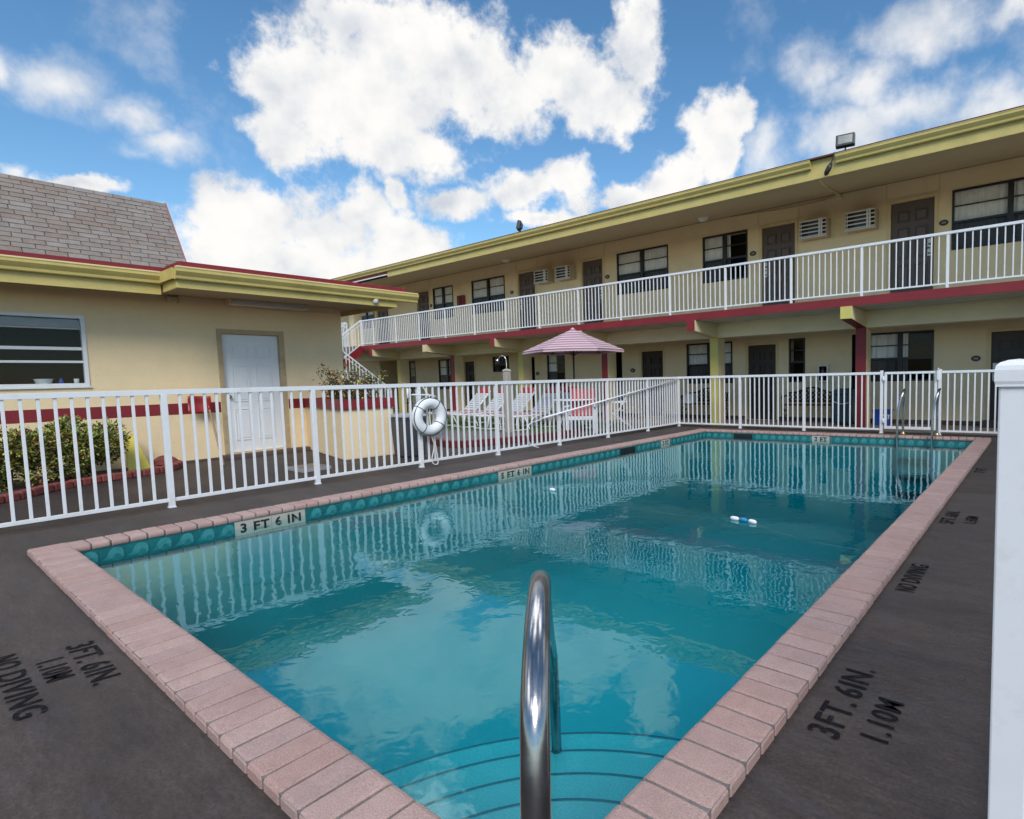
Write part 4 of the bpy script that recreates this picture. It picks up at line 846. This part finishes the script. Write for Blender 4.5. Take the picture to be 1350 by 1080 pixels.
# doors and windows
def motel_door(x0, x1, z0, z1, ma, right, lock=True):
    m = MB(); y = YW+.05; a, b = x0+.03, x1-.03; h = z1-.03
    m.box(a, b, y, y+.045, z0+.005, h)
    panel_door(m, lambda u, z, d: Vector((a+u, y+.0002-d, z0+z)), b-a, h-z0, .028)
    o = m.build('door', ma, mo)
    m = MB(); m.box(x0+.001, a-.003, YW-.012, YW+.1, z0, z1-.001); m.box(b+.003, x1-.001, YW-.012, YW+.1, z0, z1-.001); m.box(a-.003, b+.003, YW-.012, YW+.1, h+.003, z1-.001)
    m.box(x0-.045, x0+.001, YW-.016, YW-.0005, z0, z1+.045); m.box(x1-.001, x1+.045, YW-.016, YW-.0005, z0, z1+.045); m.box(x0+.001, x1-.001, YW-.016, YW-.0005, z1-.001, z1+.045); m.build('door_frame', M_trimc, o)
    if lock:
        c = (b-.085) if right else (a+.085); zc = z0+1.12
        m = MB(); m.box(c-.055, c+.055, y-.022, y-.0005, zc-.20, zc+.16, 0); m.box(c-.02, c+.045, y-.034, y-.022, zc+.03, zc+.06, 1); m.box(c-.045, c+.01, y-.034, y-.022, zc-.05, zc-.02, 1); m.box(c-.03, c+.03, y-.026, y-.022, zc-.16, zc-.13, 2)
        m.tube([(c, y-.02, zc-.035), (c, y-.055, zc-.035)], .012, 10, 2); m.build('lock_plate', [M_white, M_black, M_bin], o)
for a, b, rgt in UD: motel_door(a, b, *UZ, M_brown, rgt)
for k, (a, b) in enumerate(LD): motel_door(a, b, .03, 1.97, M_dbrown, k != 1, k == 1)
def motel_window(x0, x1, z0, z1, mull=True, cur=1., seed=0):
    rnd = random.Random(seed); m = MB(); y0, y1 = YW-.012, YW+.05; w_ = .04
    def bx_(a, b, e, f): m.box(a, b, y0, y1, e, f)
    bx_(x0, x0+w_, z0, z1); bx_(x1-w_, x1, z0, z1); bx_(x0+w_, x1-w_, z0, z0+w_); bx_(x0+w_, x1-w_, z1-w_, z1)
    parts = [(x0+w_, x1-w_)]
    if mull: xm = (x0+x1)/2; bx_(xm-.05, xm+.05, z0+w_, z1-w_); parts = [(x0+w_, xm-.05), (xm+.05, x1-w_)]
    zm = z0+(z1-z0)*.46
    for a, b in parts:
        m.box(a, b, y0+.01, y1-.005, zm-.025, zm+.025); m.box(a, b, y0+.022, y1-.012, (zm+z1)/2-.012, (zm+z1)/2+.012)
    o = m.build('window', M_black, mo, bevel=.002)
    for a, b in parts:
        p = MB(); p.face(((a, YW+.025, zm), (b, YW+.025, zm), (b, YW+.025, z1-w_), (a, YW+.025, z1-w_))); p.build('pane', M_glass, o)
        p = MB(); p.face(((a, YW+.015, z0+w_), (b, YW+.015, z0+w_), (b, YW+.015, zm), (a, YW+.015, zm))); p.build('screen_pane', M_screen, o)
    c = MB(); xs0, xs1 = x0+.01, (x0+(x1-x0)*cur)-.01; n = int((xs1-xs0)/.018); prev = None
    for i in range(n+1):
        x = xs0+(xs1-xs0)*i/n; y = YW+.075+.016*math.sin(x*52+rnd.uniform(-.5, .5))+.008*math.sin(x*21)
        if prev: c.face(((prev[0], prev[1], z0), (x, y, z0), (x, y, z1), (prev[0], prev[1], z1)), 0, True)
        prev = (x, y)
    if n > 0: c.build('curtain', M_curt, o)
for k, (a, b) in enumerate(UWN): motel_window(a, b, *UWZ, True, (1, .62, 1, 1, 1, 1)[k], k)
for k, (a, b, e, f) in enumerate(LWN):
    if b-a > .3: motel_window(a, b, e, f, b-a > 1.0, (.62, 0, 1, .5, 0, 0, .6, 0, 0)[k], 20+k)
# pillar and dark wing at the far left
m = MB(); m.box(-22.95, -22.60, 12.35, 12.70, 2.60, 5.05); m.build('pillar', M_mwall, mo)
# walkway
m = MB(); m.box(XA, XB, 12.25, YW, -.05, .022); tag(m.build('walkway', M_conc, bevel=.005), kind='structure')

# balcony railing
br = thing('balcony_railing', 'long white picket railing along the upper motel balcony', 'railing', (-9, YS+.06, 2.6))
ux = [-20.35, -19.594, -18.151, -16.761, -15.341, -13.90, -12.501, -11.145, -9.721, -8.352, -6.943, -5.543, -4.108, -2.775, -1.39, .0, 1.4, 2.8, 3.96]
yr = YS+.045
for x in ux: post_box('post', br, (x, yr), 3.50, .022, 2.60, False)
for a, b in zip(ux, ux[1:]): picket_panel('picket_panel', br, (a+.022, yr, 0), (b-.022, yr, 0), 3.55, 2.665, max(5, round((b-a)/.112)), .0095, .019, .014, .02)
m = MB(); m.box(-20.37, 3.97, yr-.024, yr+.024, 3.510, 3.553); m.build('cap_rail', M_white, br)
# staircase
stc = thing('outdoor_staircase', 'white railed concrete stairs with a landing at the far left of the motel', 'staircase', (-20, 10.5, 0))
sl_ = .77; SX0, SX1 = -21.4, -20.35; LX0, LX1 = -20.2, -18.75; zl = 1.36; yl = 11.4-(2.60-zl)/sl_
def flight(x0, x1, ya, za, yb_, zb_, n):
    m = MB()
    for i in range(n):
        f0, f1 = i/n, (i+1)/n; y0, y1 = ya+(yb_-ya)*f0, ya+(yb_-ya)*f1; z = za+(zb_-za)*f1
        m.box(x0, x1, min(y0, y1), max(y0, y1), z-.22, z)
    o = m.build('flight', M_conc, stc)
    for x in (x0-.02, x1+.02): m = MB(); m.bar((x, ya, za-.10), (x, yb_, zb_-.10), .038, .26); m.build('stringer', M_red, stc)
flight(SX0, SX1, yl, zl, YS, 2.60, 7)
flight(LX0, LX1, yl, zl, yl+zl/sl_, 0, 8)
m = MB(); m.box(SX0-.02, LX1+.02, yl-1.15, yl, zl-.14, zl); m.build('landing', M_conc, stc)
def stair_rail(p, q, n, posts=True):
    p, q = Vector(p), Vector(q); m = MB(); h = Vector((0, 0, .95)); lo = Vector((0, 0, .10))
    m.bar(p+h, q+h, .045, .045); m.bar(p+h-Vector((0, 0, .14)), q+h-Vector((0, 0, .14)), .02, .025); m.bar(p+lo, q+lo, .03, .03)
    for i in range(n+1):
        c = p.lerp(q, i/n); w_ = .025 if i in (0, n) and posts else .011; m.box(c.x-w_, c.x+w_, c.y-w_, c.y+w_, c.z+(0 if w_ > .02 else .10), c.z+.94)
    m.build('railing', M_white, stc)
stair_rail((SX1, YS, 2.60), (SX1, yl, zl), 13); stair_rail((SX0, YS, 2.60), (SX0, yl, zl), 13)
stair_rail((LX1, yl, zl), (LX1, yl+zl/sl_-.05, .02), 15); stair_rail((LX0, yl, zl), (LX0, yl+zl/sl_-.05, .02), 15)
stair_rail((SX0, yl-1.13, zl), (LX1, yl-1.13, zl), 22); stair_rail((LX1, yl-1.13, zl), (LX1, yl, zl), 10); stair_rail((-24, YS, 2.6), (SX0-.03, YS, 2.6), 22)
for x, y in ((SX0+.1, yl-1.0), (LX1-.1, yl-1.0)):
    m = MB(); m.box(x-.07, x+.07, y-.07, y+.07, 0, zl-.14); m.build('support_post', M_mwall, stc)

# air conditioners
def aircon(label):
    t = thing('air_conditioner', label, 'air conditioner', (0, 0, 0), group='window air conditioners on the upper motel wall'); m = MB()
    w_, h, d = .31, .205, .30
    for a in ((-w_, -w_+.012, -d, .02, -h, h), (w_-.012, w_, -d, .02, -h, h), (-w_+.012, w_-.012, -d, .02, h-.012, h), (-w_+.012, w_-.012, -d, .02, -h, -h+.012)): m.box(*a)
    m.box(-w_-.015, w_+.015, -.02, .0, -h-.015, h+.015); m.build('case', mat('case paint', (.50, .43, .31), .55, .1, 8), t)
    m = MB(); m.box(-w_+.012, w_-.012, -d+.03, -d+.05, -h+.012, h-.012, 1); m.box(-.12, .16, -d+.02, -d+.03, -h+.03, h-.03, 2)
    for k in range(5): z = -h+.03+k*(2*h-.06)/4; m.box(-w_, w_, -d-.008, -d+.006, z-.012, z+.012, 0)
    for x in (-.27, .15, .20): m.box(x-.018 if x > 0 else x-.004, x+.018 if x > 0 else x+.004, -d-.01, -d+.01, -h, h, 0)
    m.box(-w_-.01, w_+.01, -d-.03, -d-.0, -h-.014, -h+.002, 0); m.build('grille', [M_white, M_black, mat('coil grey', (.06, .075, .10), .35, .15, 40, metal=.4)], t); return t
ac = aircon('white grilled air conditioner just left of the rightmost upper door'); ac.location = (-3.37, YW, 4.58)
for x, lb_ in ((-4.41, 'white grilled air conditioner just right of the second upper door from the right'), (-13.23, 'cream air conditioner partly covering the fourth upper door'), (-12.27, 'cream air conditioner just left of the third upper door from the right')): dup(ac, (x, YW, 4.57), None, lb_)
# plates
def plate(label, x, z):
    t = None; m = MB(); n = 24
    def ring(rx, rz, y): return [(x+rx*math.cos(2*PI*i/n), y, z+rz*math.sin(2*PI*i/n)) for i in range(n)]
    m.prism(list(reversed(ring(.085, .06, YW-.0005))), (0, -.014, 0)); o = m.build('room_plate', M_black, loc=(x, YW, z)); tag(o, label, 'sign', 'oval room plates on the motel walls')
    m = MB(); m.prism(list(reversed(ring(.050, .024, YW-.0146))), (0, -.002, 0)); m.build('plate_face', mat('brass face', (.28, .22, .12), .4, .1, 20), o)
for x, z, l in ((-1.783, 4.273, 'oval room plate right of the rightmost upper door'), (-6.006, 4.27, 'oval room plate left of the second upper door from the right'), (-10.70, 4.272, 'oval room plate right of the third upper door from the right'), (-14.924, 4.263, 'oval room plate left of the fourth upper door from the right'), (-19.63, 4.252, 'oval room plate beside the fifth upper door near the stairs'),
                (-1.16, 1.415, 'oval room plate left of the rightmost ground floor door'), (-9.823, 1.402, 'oval room plate left of the ground floor door behind the folding chair'), (-13.80, 1.398, 'oval room plate on the wall left of the umbrella pole')): plate(l, x, z)
# extinguisher cabinets
def cabinet(label, x0, x1, z0, z1, mm, fc):
    m = MB(); m.box(x0, x1, YW-.14, YW-.0005, z0, z1); o = m.build('extinguisher_cabinet', mm, loc=((x0+x1)/2, YW, z0), bevel=.006); tag(o, label, 'cabinet')
    m = MB(); m.box(x0+.03, x1-.03, YW-.146, YW-.1405, z0+.03, z1-.03, 0); m.lathe(((x0+x1)/2, YW-.155, z0+.04), [(.0, 0), (.035, 0), (.035, (z1-z0)*.55), (.012, (z1-z0)*.68), (.012, (z1-z0)*.76), (0, (z1-z0)*.76)], 14, 1); m.build('cabinet_door', fc, o)
cabinet('red fire extinguisher box on the upper wall between two windows', -17.81, -17.47, 4.04, 4.43, M_redpl, [M_black, M_redsl])
cabinet('white framed extinguisher cabinet on the ground floor wall above the bench', -4.33, -4.10, .98, 1.38, M_buoy, [M_room, mat('cabinet dull red', (.22, .06, .05), .5)])
# flood lights
def flood(label):
    t = thing('flood_light', label, 'floodlight', (0, 0, 0), group='floodlights on the motel roof edge'); m = MB()
    tl_ = Matrix.Rotation(-.25, 3, 'X')
    def T(p): return tl_ @ Vector(p)+Vector((0, 0, .18))
    m.obox(T((0, 0, 0)), tl_ @ Vector((.165, 0, 0)), tl_ @ Vector((0, .05, 0)), tl_ @ Vector((0, 0, .115))); m.obox(T((0, .065, 0)), tl_ @ Vector((.10, 0, 0)), tl_ @ Vector((0, .02, 0)), tl_ @ Vector((0, 0, .07))); m.build('housing', M_fbody, t, bevel=.012)
    m = MB(); m.obox(T((0, -.052, 0)), tl_ @ Vector((.125, 0, 0)), tl_ @ Vector((0, .003, 0)), tl_ @ Vector((0, 0, .08))); m.build('lens', M_fglass, t)
    m = MB(); m.tube([(0, 0, 0), (0, 0, .10)], .014, 8); m.box(-.04, .04, -.03, .03, -.01, .012); m.build('bracket', M_fbody, t); return t
f0 = flood('grey floodlight on the roof edge above the air conditioners'); f0.location = (-3.06, YF+.05, 5.29); f0.rotation_euler = (0, 0, .15)
dup(f0, (-11.72, YF+.05, 5.29), -.9, 'smaller looking floodlight on the roof edge left of the umbrella')
m = MB(); m.tube(smooth_path([(-3.20, YF-.16, 5.24), (-3.22, YF-.17, 5.12), (-3.29, YF-.15, 5.02)], 4), .010, 8); m.tube([(-3.26, YF-.14, 5.06), (-3.29, YF-.15, 4.99), (-3.34, YF-.16, 4.90), (-3.36, YF-.16, 4.86)], [.025, .05, .045, .02], 10); tag(m.build('hanging_sensor', M_black, loc=(-3.3, YF-.14, 5.0)), 'black sensor unit hanging from the gutter gap below the floodlight', 'sensor')
for x, l in ((-6.942, 'round white ceiling light under the eave above the second window'), (-14.2, 'round white ceiling light under the eave above the fourth upper door')):
    y = 13.1; z = 5.305-(14-y)*.1561; m = MB(); m.lathe((x, y, z), [(0, -.10), (.08, -.09), (.13, -.05), (.15, -.0), (.15, .04)], 24); tag(m.build('ceiling_light', M_lamp, loc=(x, y, z-.1)), l, 'ceiling light', 'ceiling lights under the motel eave')
m = MB(); m.lathe((-19.0, 12.1, 2.44), [(0, -.08), (.08, -.07), (.12, -.03), (.13, -.0)], 20); tag(m.build('ceiling_light', M_lamp, loc=(-19.0, 12.1, 2.36)), 'round ceiling light under the balcony near the stairs', 'ceiling light')

# benches on the walkway
def bench(label):
    t = thing('garden_bench', label, 'bench', (0, 0, 0), group='black lattice benches on the motel walkway'); w_ = .58
    for s in (-1, 1):
        m = MB(); x = s*w_; m.tube([(x, -.42, 0), (x, -.40, .42), (x, -.38, .62)], .018, 8); m.tube([(x, -.03, 0), (x, -.06, .42), (x, .0, .72)], .018, 8); m.tube(smooth_path([(x, -.44, .58), (x, -.40, .64), (x, -.2, .63), (x, -.02, .66)], 4), .02, 8)
        for z in (.16, .28): m.tube(smooth_path([(x, -.40, z), (x, -.3, z+.06), (x, -.22, z-.03), (x, -.08, z+.03)], 4), .012, 6)
        m.build('side_frame', M_black, t)
    m = MB()
    for i in range(6): m.box(-w_, w_, -.42+i*.07, -.37+i*.07, .415, .44)
    m.build('seat', M_black, t)
    m = MB()
    def topz(x): return .70+.10*math.cos(x/w_*PI/2)+.03*math.cos(x/w_*PI*1.5)
    m.tube([(-w_+2*w_*i/24, .0, topz(-w_+2*w_*i/24)) for i in range(25)], .02, 8); m.tube([(-w_, -.05, .50), (w_, -.05, .50)], .018, 8)
    for i in range(-6, 13):
        for sg in (1, -1):
            x0 = -w_+i*.1; P = []
            for k in range(7):
                z = .50+k*.055; x = x0+sg*(z-.50)*1.0+(0 if sg > 0 else .3)
                if -w_ <= x <= w_ and z <= topz(x): P.append((x, -.05+(z-.5)*.2, z))
            if len(P) > 1: m.tube(P, .015, 6)
    m.build('backrest', M_black, t); return t
b0_ = bench('black lattice bench between the yellow column and the dark teal bin'); b0_.location = (-4.43, 13.75, .022)
dup(b0_, (-7.20, 13.75, .022), None, 'black lattice bench partly behind the yellow column')
m = MB(); m.box(-7.66, -7.42, 13.30, 13.50, .465, .72); tag(m.build('cardboard_box', mat('white card', (.62, .66, .72), .7, .05, 6), loc=(-7.54, 13.4, .465), bevel=.004), 'small white carton sitting on the left bench', 'box')
wb = thing('wheeled_bin', 'dark teal wheeled trash bin between bench and red column', 'bin', (-3.60, 13.30, .022)); m = MB(); tap_box(m, (-3.58, 13.35), .34, .40, .40, .48, .06, .70); m.build('body', M_teal, wb, bevel=.03)
m = MB(); 
pr = [(-.215, .705), (-.215, .74), (-.17, .80), (-.08, .835), (.08, .835), (.17, .80), (.215, .74), (.215, .705)]
m.prism([(-3.58+a, 13.09, z) for a, z in pr], (0, .52, 0)); m.build('lid', M_teal, wb, bevel=.015)
m = MB(); m.tube(smooth_path([(-3.74, 13.08, .55), (-3.66, 13.06, .52), (-3.55, 13.06, .50), (-3.42, 13.08, .53)], 4), .008, 8); m.build('bag_cord', M_rope, wb)
for x in (-3.74, -3.42):
    m = MB(); m.tube([(x-.03, 13.55, .09), (x+.03, 13.55, .09)], .085, 16); m.build('wheel', M_black, wb)
rb = thing('recycling_bin', 'small blue recycling bin with white arrows behind the gate', 'bin', (-2.83, 13.55, .022)); m = MB(); tap_box(m, (-2.83, 13.55), .28, .24, .36, .30, .022, .36); tap_box(m, (-2.83, 13.55), .385, .325, .385, .325, .335, .362); m.build('body', M_blue, rb, bevel=.01)
m = MB()
for k in range(3):
    a = PI/2+k*2*PI/3; c = Vector((-2.735, 13.40-.001, .21)); e = .075
    def RP(r_0, an): return Vector((c.x+r_0*math.cos(an), 13.392, c.z+r_0*math.sin(an)))
    m.prism([RP(.055, a-.35), RP(.08, a-.35), RP(.08, a+.9), RP(.1, a+.9), RP(.065, a+1.5), RP(.035, a+.9), RP(.055, a+.9)], (0, -.004, 0))
m.build('recycling_symbol', M_buoy, rb)
m = MB(); m.box(-1.05, -.62, 13.6, 13.9, .022, .15); tag(m.build('storage_box', M_dbrown, loc=(-.85, 13.75, .022), bevel=.01), 'low dark box on the walkway beside the rightmost ground floor door', 'box')

# ------------------------------------------------------------------ sky, sun, clouds
BL = [(-62.5,24.7,8.3,4.3),(-54.1,26.9,12.0,5.3),(-48.3,26.2,8.0,4.5),(-57.1,21.2,8.9,3.4),(-65.4,20.2,3.0,3.0),(-59.1,29.8,5.9,2.8),(-37.8,25.3,4.8,3.1),(-34.4,29.1,3.3,4.5),(-36.0,24.1,2.9,2.3),(-41.4,27.0,4.4,3.2),
(-79.7,21.0,3.4,2.3),(-76.0,20.0,2.3,1.9),(-74.6,18.1,3.2,1.5),(-79.2,14.9,2.8,0.9),(-82.6,15.4,0.9,0.6),(-82.5,21.1,1.1,1.3),(-68.9,13.1,6.4,3.4),(-63.2,13.0,6.4,4.3),(-60.0,14.5,3.9,2.6),(-65.7,10.3,11.5,3.1),
(-56.6,16.6,1.6,2.1),(-55.8,12.9,4.1,2.6),(-51.9,16.7,3.9,1.9),(-45.4,17.5,4.4,2.1),(-41.0,18.2,3.0,3.1),(-44.0,15.2,4.5,1.2),(-26.9,21.1,3.5,4.1),(-30.9,18.6,4.7,2.5),(-35.0,17.0,4.1,1.6),(-25.1,22.8,2.4,2.3),
(-13.5,23.7,3.6,2.6),(-9.9,21.6,5.0,2.4),(-3.9,20.8,3.0,2.4),(-22.0,20.3,3.0,3.5),(-14.7,20.2,5.4,2.3),(-8.9,26.8,7.3,2.6),(-3.1,26.4,2.9,1.4),(-16.7,25.6,3.7,3.1)]
SOFT = {30, 31, 32, 33, 34, 35, 36, 37, 10, 11, 12, 14, 15}
# clouds overhead and behind, outside the photograph, that the water and the glass mirror
BL += [(-62, 42, 15, 7), (-40, 47, 9, 5), (-84, 38, 10, 5), (-54, 53, 14, 5), (-10, 52, 16, 7), (20, 30, 14, 7), (50, 22, 16, 8), (90, 35, 20, 9), (140, 25, 22, 9), (-120, 25, 18, 8), (-150, 40, 20, 10), (180, 45, 20, 8), (-105, 14, 12, 4), (30, 14, 16, 4), (-66, 64, 20, 6)]
W = bpy.data.worlds.new('World'); bpy.context.scene.world = W; W.use_nodes = True; N = W.node_tree.nodes; L = W.node_tree.links; N.clear()
out = N.new('ShaderNodeOutputWorld'); tc = N.new('ShaderNodeTexCoord')
SUN_AZ, SUN_EL = 132., 42.
sky = N.new('ShaderNodeTexSky'); sky.sky_type = 'NISHITA'; sky.sun_disc = False; sky.sun_elevation = math.radians(SUN_EL); sky.sun_rotation = math.radians(SUN_AZ); sky.air_density = 1.0; sky.dust_density = .0; sky.ozone_density = 2.5
def mth(op, a, b=None, c=None, clamp=False):
    n = N.new('ShaderNodeMath'); n.operation = op; n.use_clamp = clamp
    for i, x in enumerate((a, b, c)):
        if x is None: continue
        if isinstance(x, (int, float)): n.inputs[i].default_value = x
        else: L.new(x, n.inputs[i])
    return n.outputs[0]
def vec(op, a, b=None, s=None):
    n = N.new('ShaderNodeVectorMath'); n.operation = op
    for i, x in enumerate((a, b)):
        if x is None: continue
        if isinstance(x, tuple): n.inputs[i].default_value = x
        else: L.new(x, n.inputs[i])
    if s is not None: n.inputs['Scale'].default_value = s
    return n.outputs['Value'] if op == 'LENGTH' else n.outputs[0]
def noise(src, sc, det, ro=.55, dist=0.):
    n = N.new('ShaderNodeTexNoise'); n.inputs['Scale'].default_value = sc; n.inputs['Detail'].default_value = det; n.inputs['Roughness'].default_value = ro; n.inputs['Distortion'].default_value = dist; L.new(src, n.inputs[0]); return n
D = tc.outputs['Generated']
sp_ = N.new('ShaderNodeSeparateXYZ'); L.new(D, sp_.inputs[0])
az = mth('MULTIPLY', mth('ARCTAN2', sp_.outputs[0], sp_.outputs[1]), 57.2958); el = mth('MULTIPLY', mth('ARCSINE', sp_.outputs[2]), 57.2958)
cb = N.new('ShaderNodeCombineXYZ'); L.new(az, cb.inputs[0]); L.new(el, cb.inputs[1])
w1 = vec('SCALE', vec('SUBTRACT', noise(D, 6, 3).outputs['Color'], (.5, .5, .5)), None, 4.)
w2 = vec('SCALE', vec('SUBTRACT', noise(D, 20, 4).outputs['Color'], (.5, .5, .5)), None, 3.0)
Pq = vec('ADD', vec('ADD', cb.outputs[0], w1), w2)
def field(idx):
    cur = None
    for i in idx:
        a, e, ra, re = BL[i]; v = vec('MULTIPLY', vec('SUBTRACT', Pq, (a, e, 0)), (1/ra, 1/re, 0)); f = mth('SUBTRACT', 1.0, vec('LENGTH', v))
        cur = f if cur is None else mth('SMOOTH_MAX', cur, f, .15)
    return cur
hard = field([i for i in range(len(BL)) if i not in SOFT]); soft = field(sorted(SOFT))
fb = noise(D, 11, 8, .58).outputs[0]; fb2 = noise(D, 7, 6, .6).outputs[0]
def sstep(x, lo, hi):
    n = N.new('ShaderNodeMapRange'); n.interpolation_type = 'SMOOTHSTEP'; n.inputs[1].default_value = lo; n.inputs[2].default_value = hi; L.new(x, n.inputs[0]); return n.outputs[0]
fb3 = noise(D, 30, 8, .62).outputs[0]
dh = sstep(mth('ADD', mth('ADD', hard, mth('MULTIPLY', mth('SUBTRACT', fb, .5), 1.55)), mth('MULTIPLY', mth('SUBTRACT', fb3, .5), 1.05)), -.12, .42)
ds = mth('MULTIPLY', sstep(mth('ADD', soft, mth('MULTIPLY', mth('SUBTRACT', fb, .5), 2.6)), -.25, 1.0), .85)
wisp = mth('MULTIPLY', sstep(mth('ADD', fb2, mth('MULTIPLY', fb, .5)), .78, 1.05), .35)
dens = mth('MAXIMUM', mth('MAXIMUM', dh, ds), wisp)
# light from the sun's side: compare the billow a little way towards the sun
lit = mth('MULTIPLY_ADD', mth('SUBTRACT', noise(D, 8, 5, .5).outputs[0], noise(vec('ADD', D, (.016, -.016, .045)), 8, 5, .5).outputs[0]), 1.1, .84)
core = sstep(hard, .45, 1.1)
lit = mth('ADD', mth('SUBTRACT', lit, mth('MULTIPLY', core, .10)), mth('MULTIPLY', mth('SUBTRACT', fb3, .5), .35))
cm = N.new('ShaderNodeMix'); cm.data_type = 'RGBA'; L.new(sstep(lit, .45, 1.02), cm.inputs[0]); cm.inputs[6].default_value = (.60, .65, .73, 1); cm.inputs[7].default_value = (1, .985, .96, 1)
bg1 = N.new('ShaderNodeBackground'); bg1.inputs[1].default_value = .078
hs = N.new('ShaderNodeHueSaturation'); hs.inputs['Saturation'].default_value = 1.18; hs.inputs['Hue'].default_value = .494; hs.inputs['Value'].default_value = 1.12; L.new(sky.outputs[0], hs.inputs['Color']); L.new(hs.outputs[0], bg1.inputs[0])
bg2 = N.new('ShaderNodeBackground'); L.new(mth('MULTIPLY_ADD', sstep(el, 31., 46.), 2.1, .57), bg2.inputs[1]); L.new(cm.outputs[2], bg2.inputs[0])
mx = N.new('ShaderNodeMixShader'); L.new(dens, mx.inputs[0]); L.new(bg1.outputs[0], mx.inputs[1]); L.new(bg2.outputs[0], mx.inputs[2]); L.new(mx.outputs[0], out.inputs[0])
W.cycles.sampling_method = 'MANUAL'; W.cycles.sample_map_resolution = 512
sd = bpy.data.lights.new('sun', 'SUN'); sd.energy = 1.5; sd.angle = math.radians(30); sd.color = (1, .95, .88); so = bpy.data.objects.new('sun', sd); C.objects.link(so)
a, e = math.radians(SUN_AZ), math.radians(SUN_EL); sdir = Vector((math.sin(a)*math.cos(e), math.cos(a)*math.cos(e), math.sin(e))); so.rotation_euler = sdir.to_track_quat('Z', 'Y').to_euler(); so.location = sdir*40

sc = bpy.context.scene
sc.view_settings.view_transform = 'Standard'; sc.view_settings.look = 'None'; sc.view_settings.exposure = .82; sc.view_settings.gamma = 1
sc.cycles.use_denoising = True; sc.cycles.max_bounces = 8; sc.cycles.transparent_max_bounces = 16; sc.cycles.caustics_reflective = False; sc.cycles.caustics_refractive = False
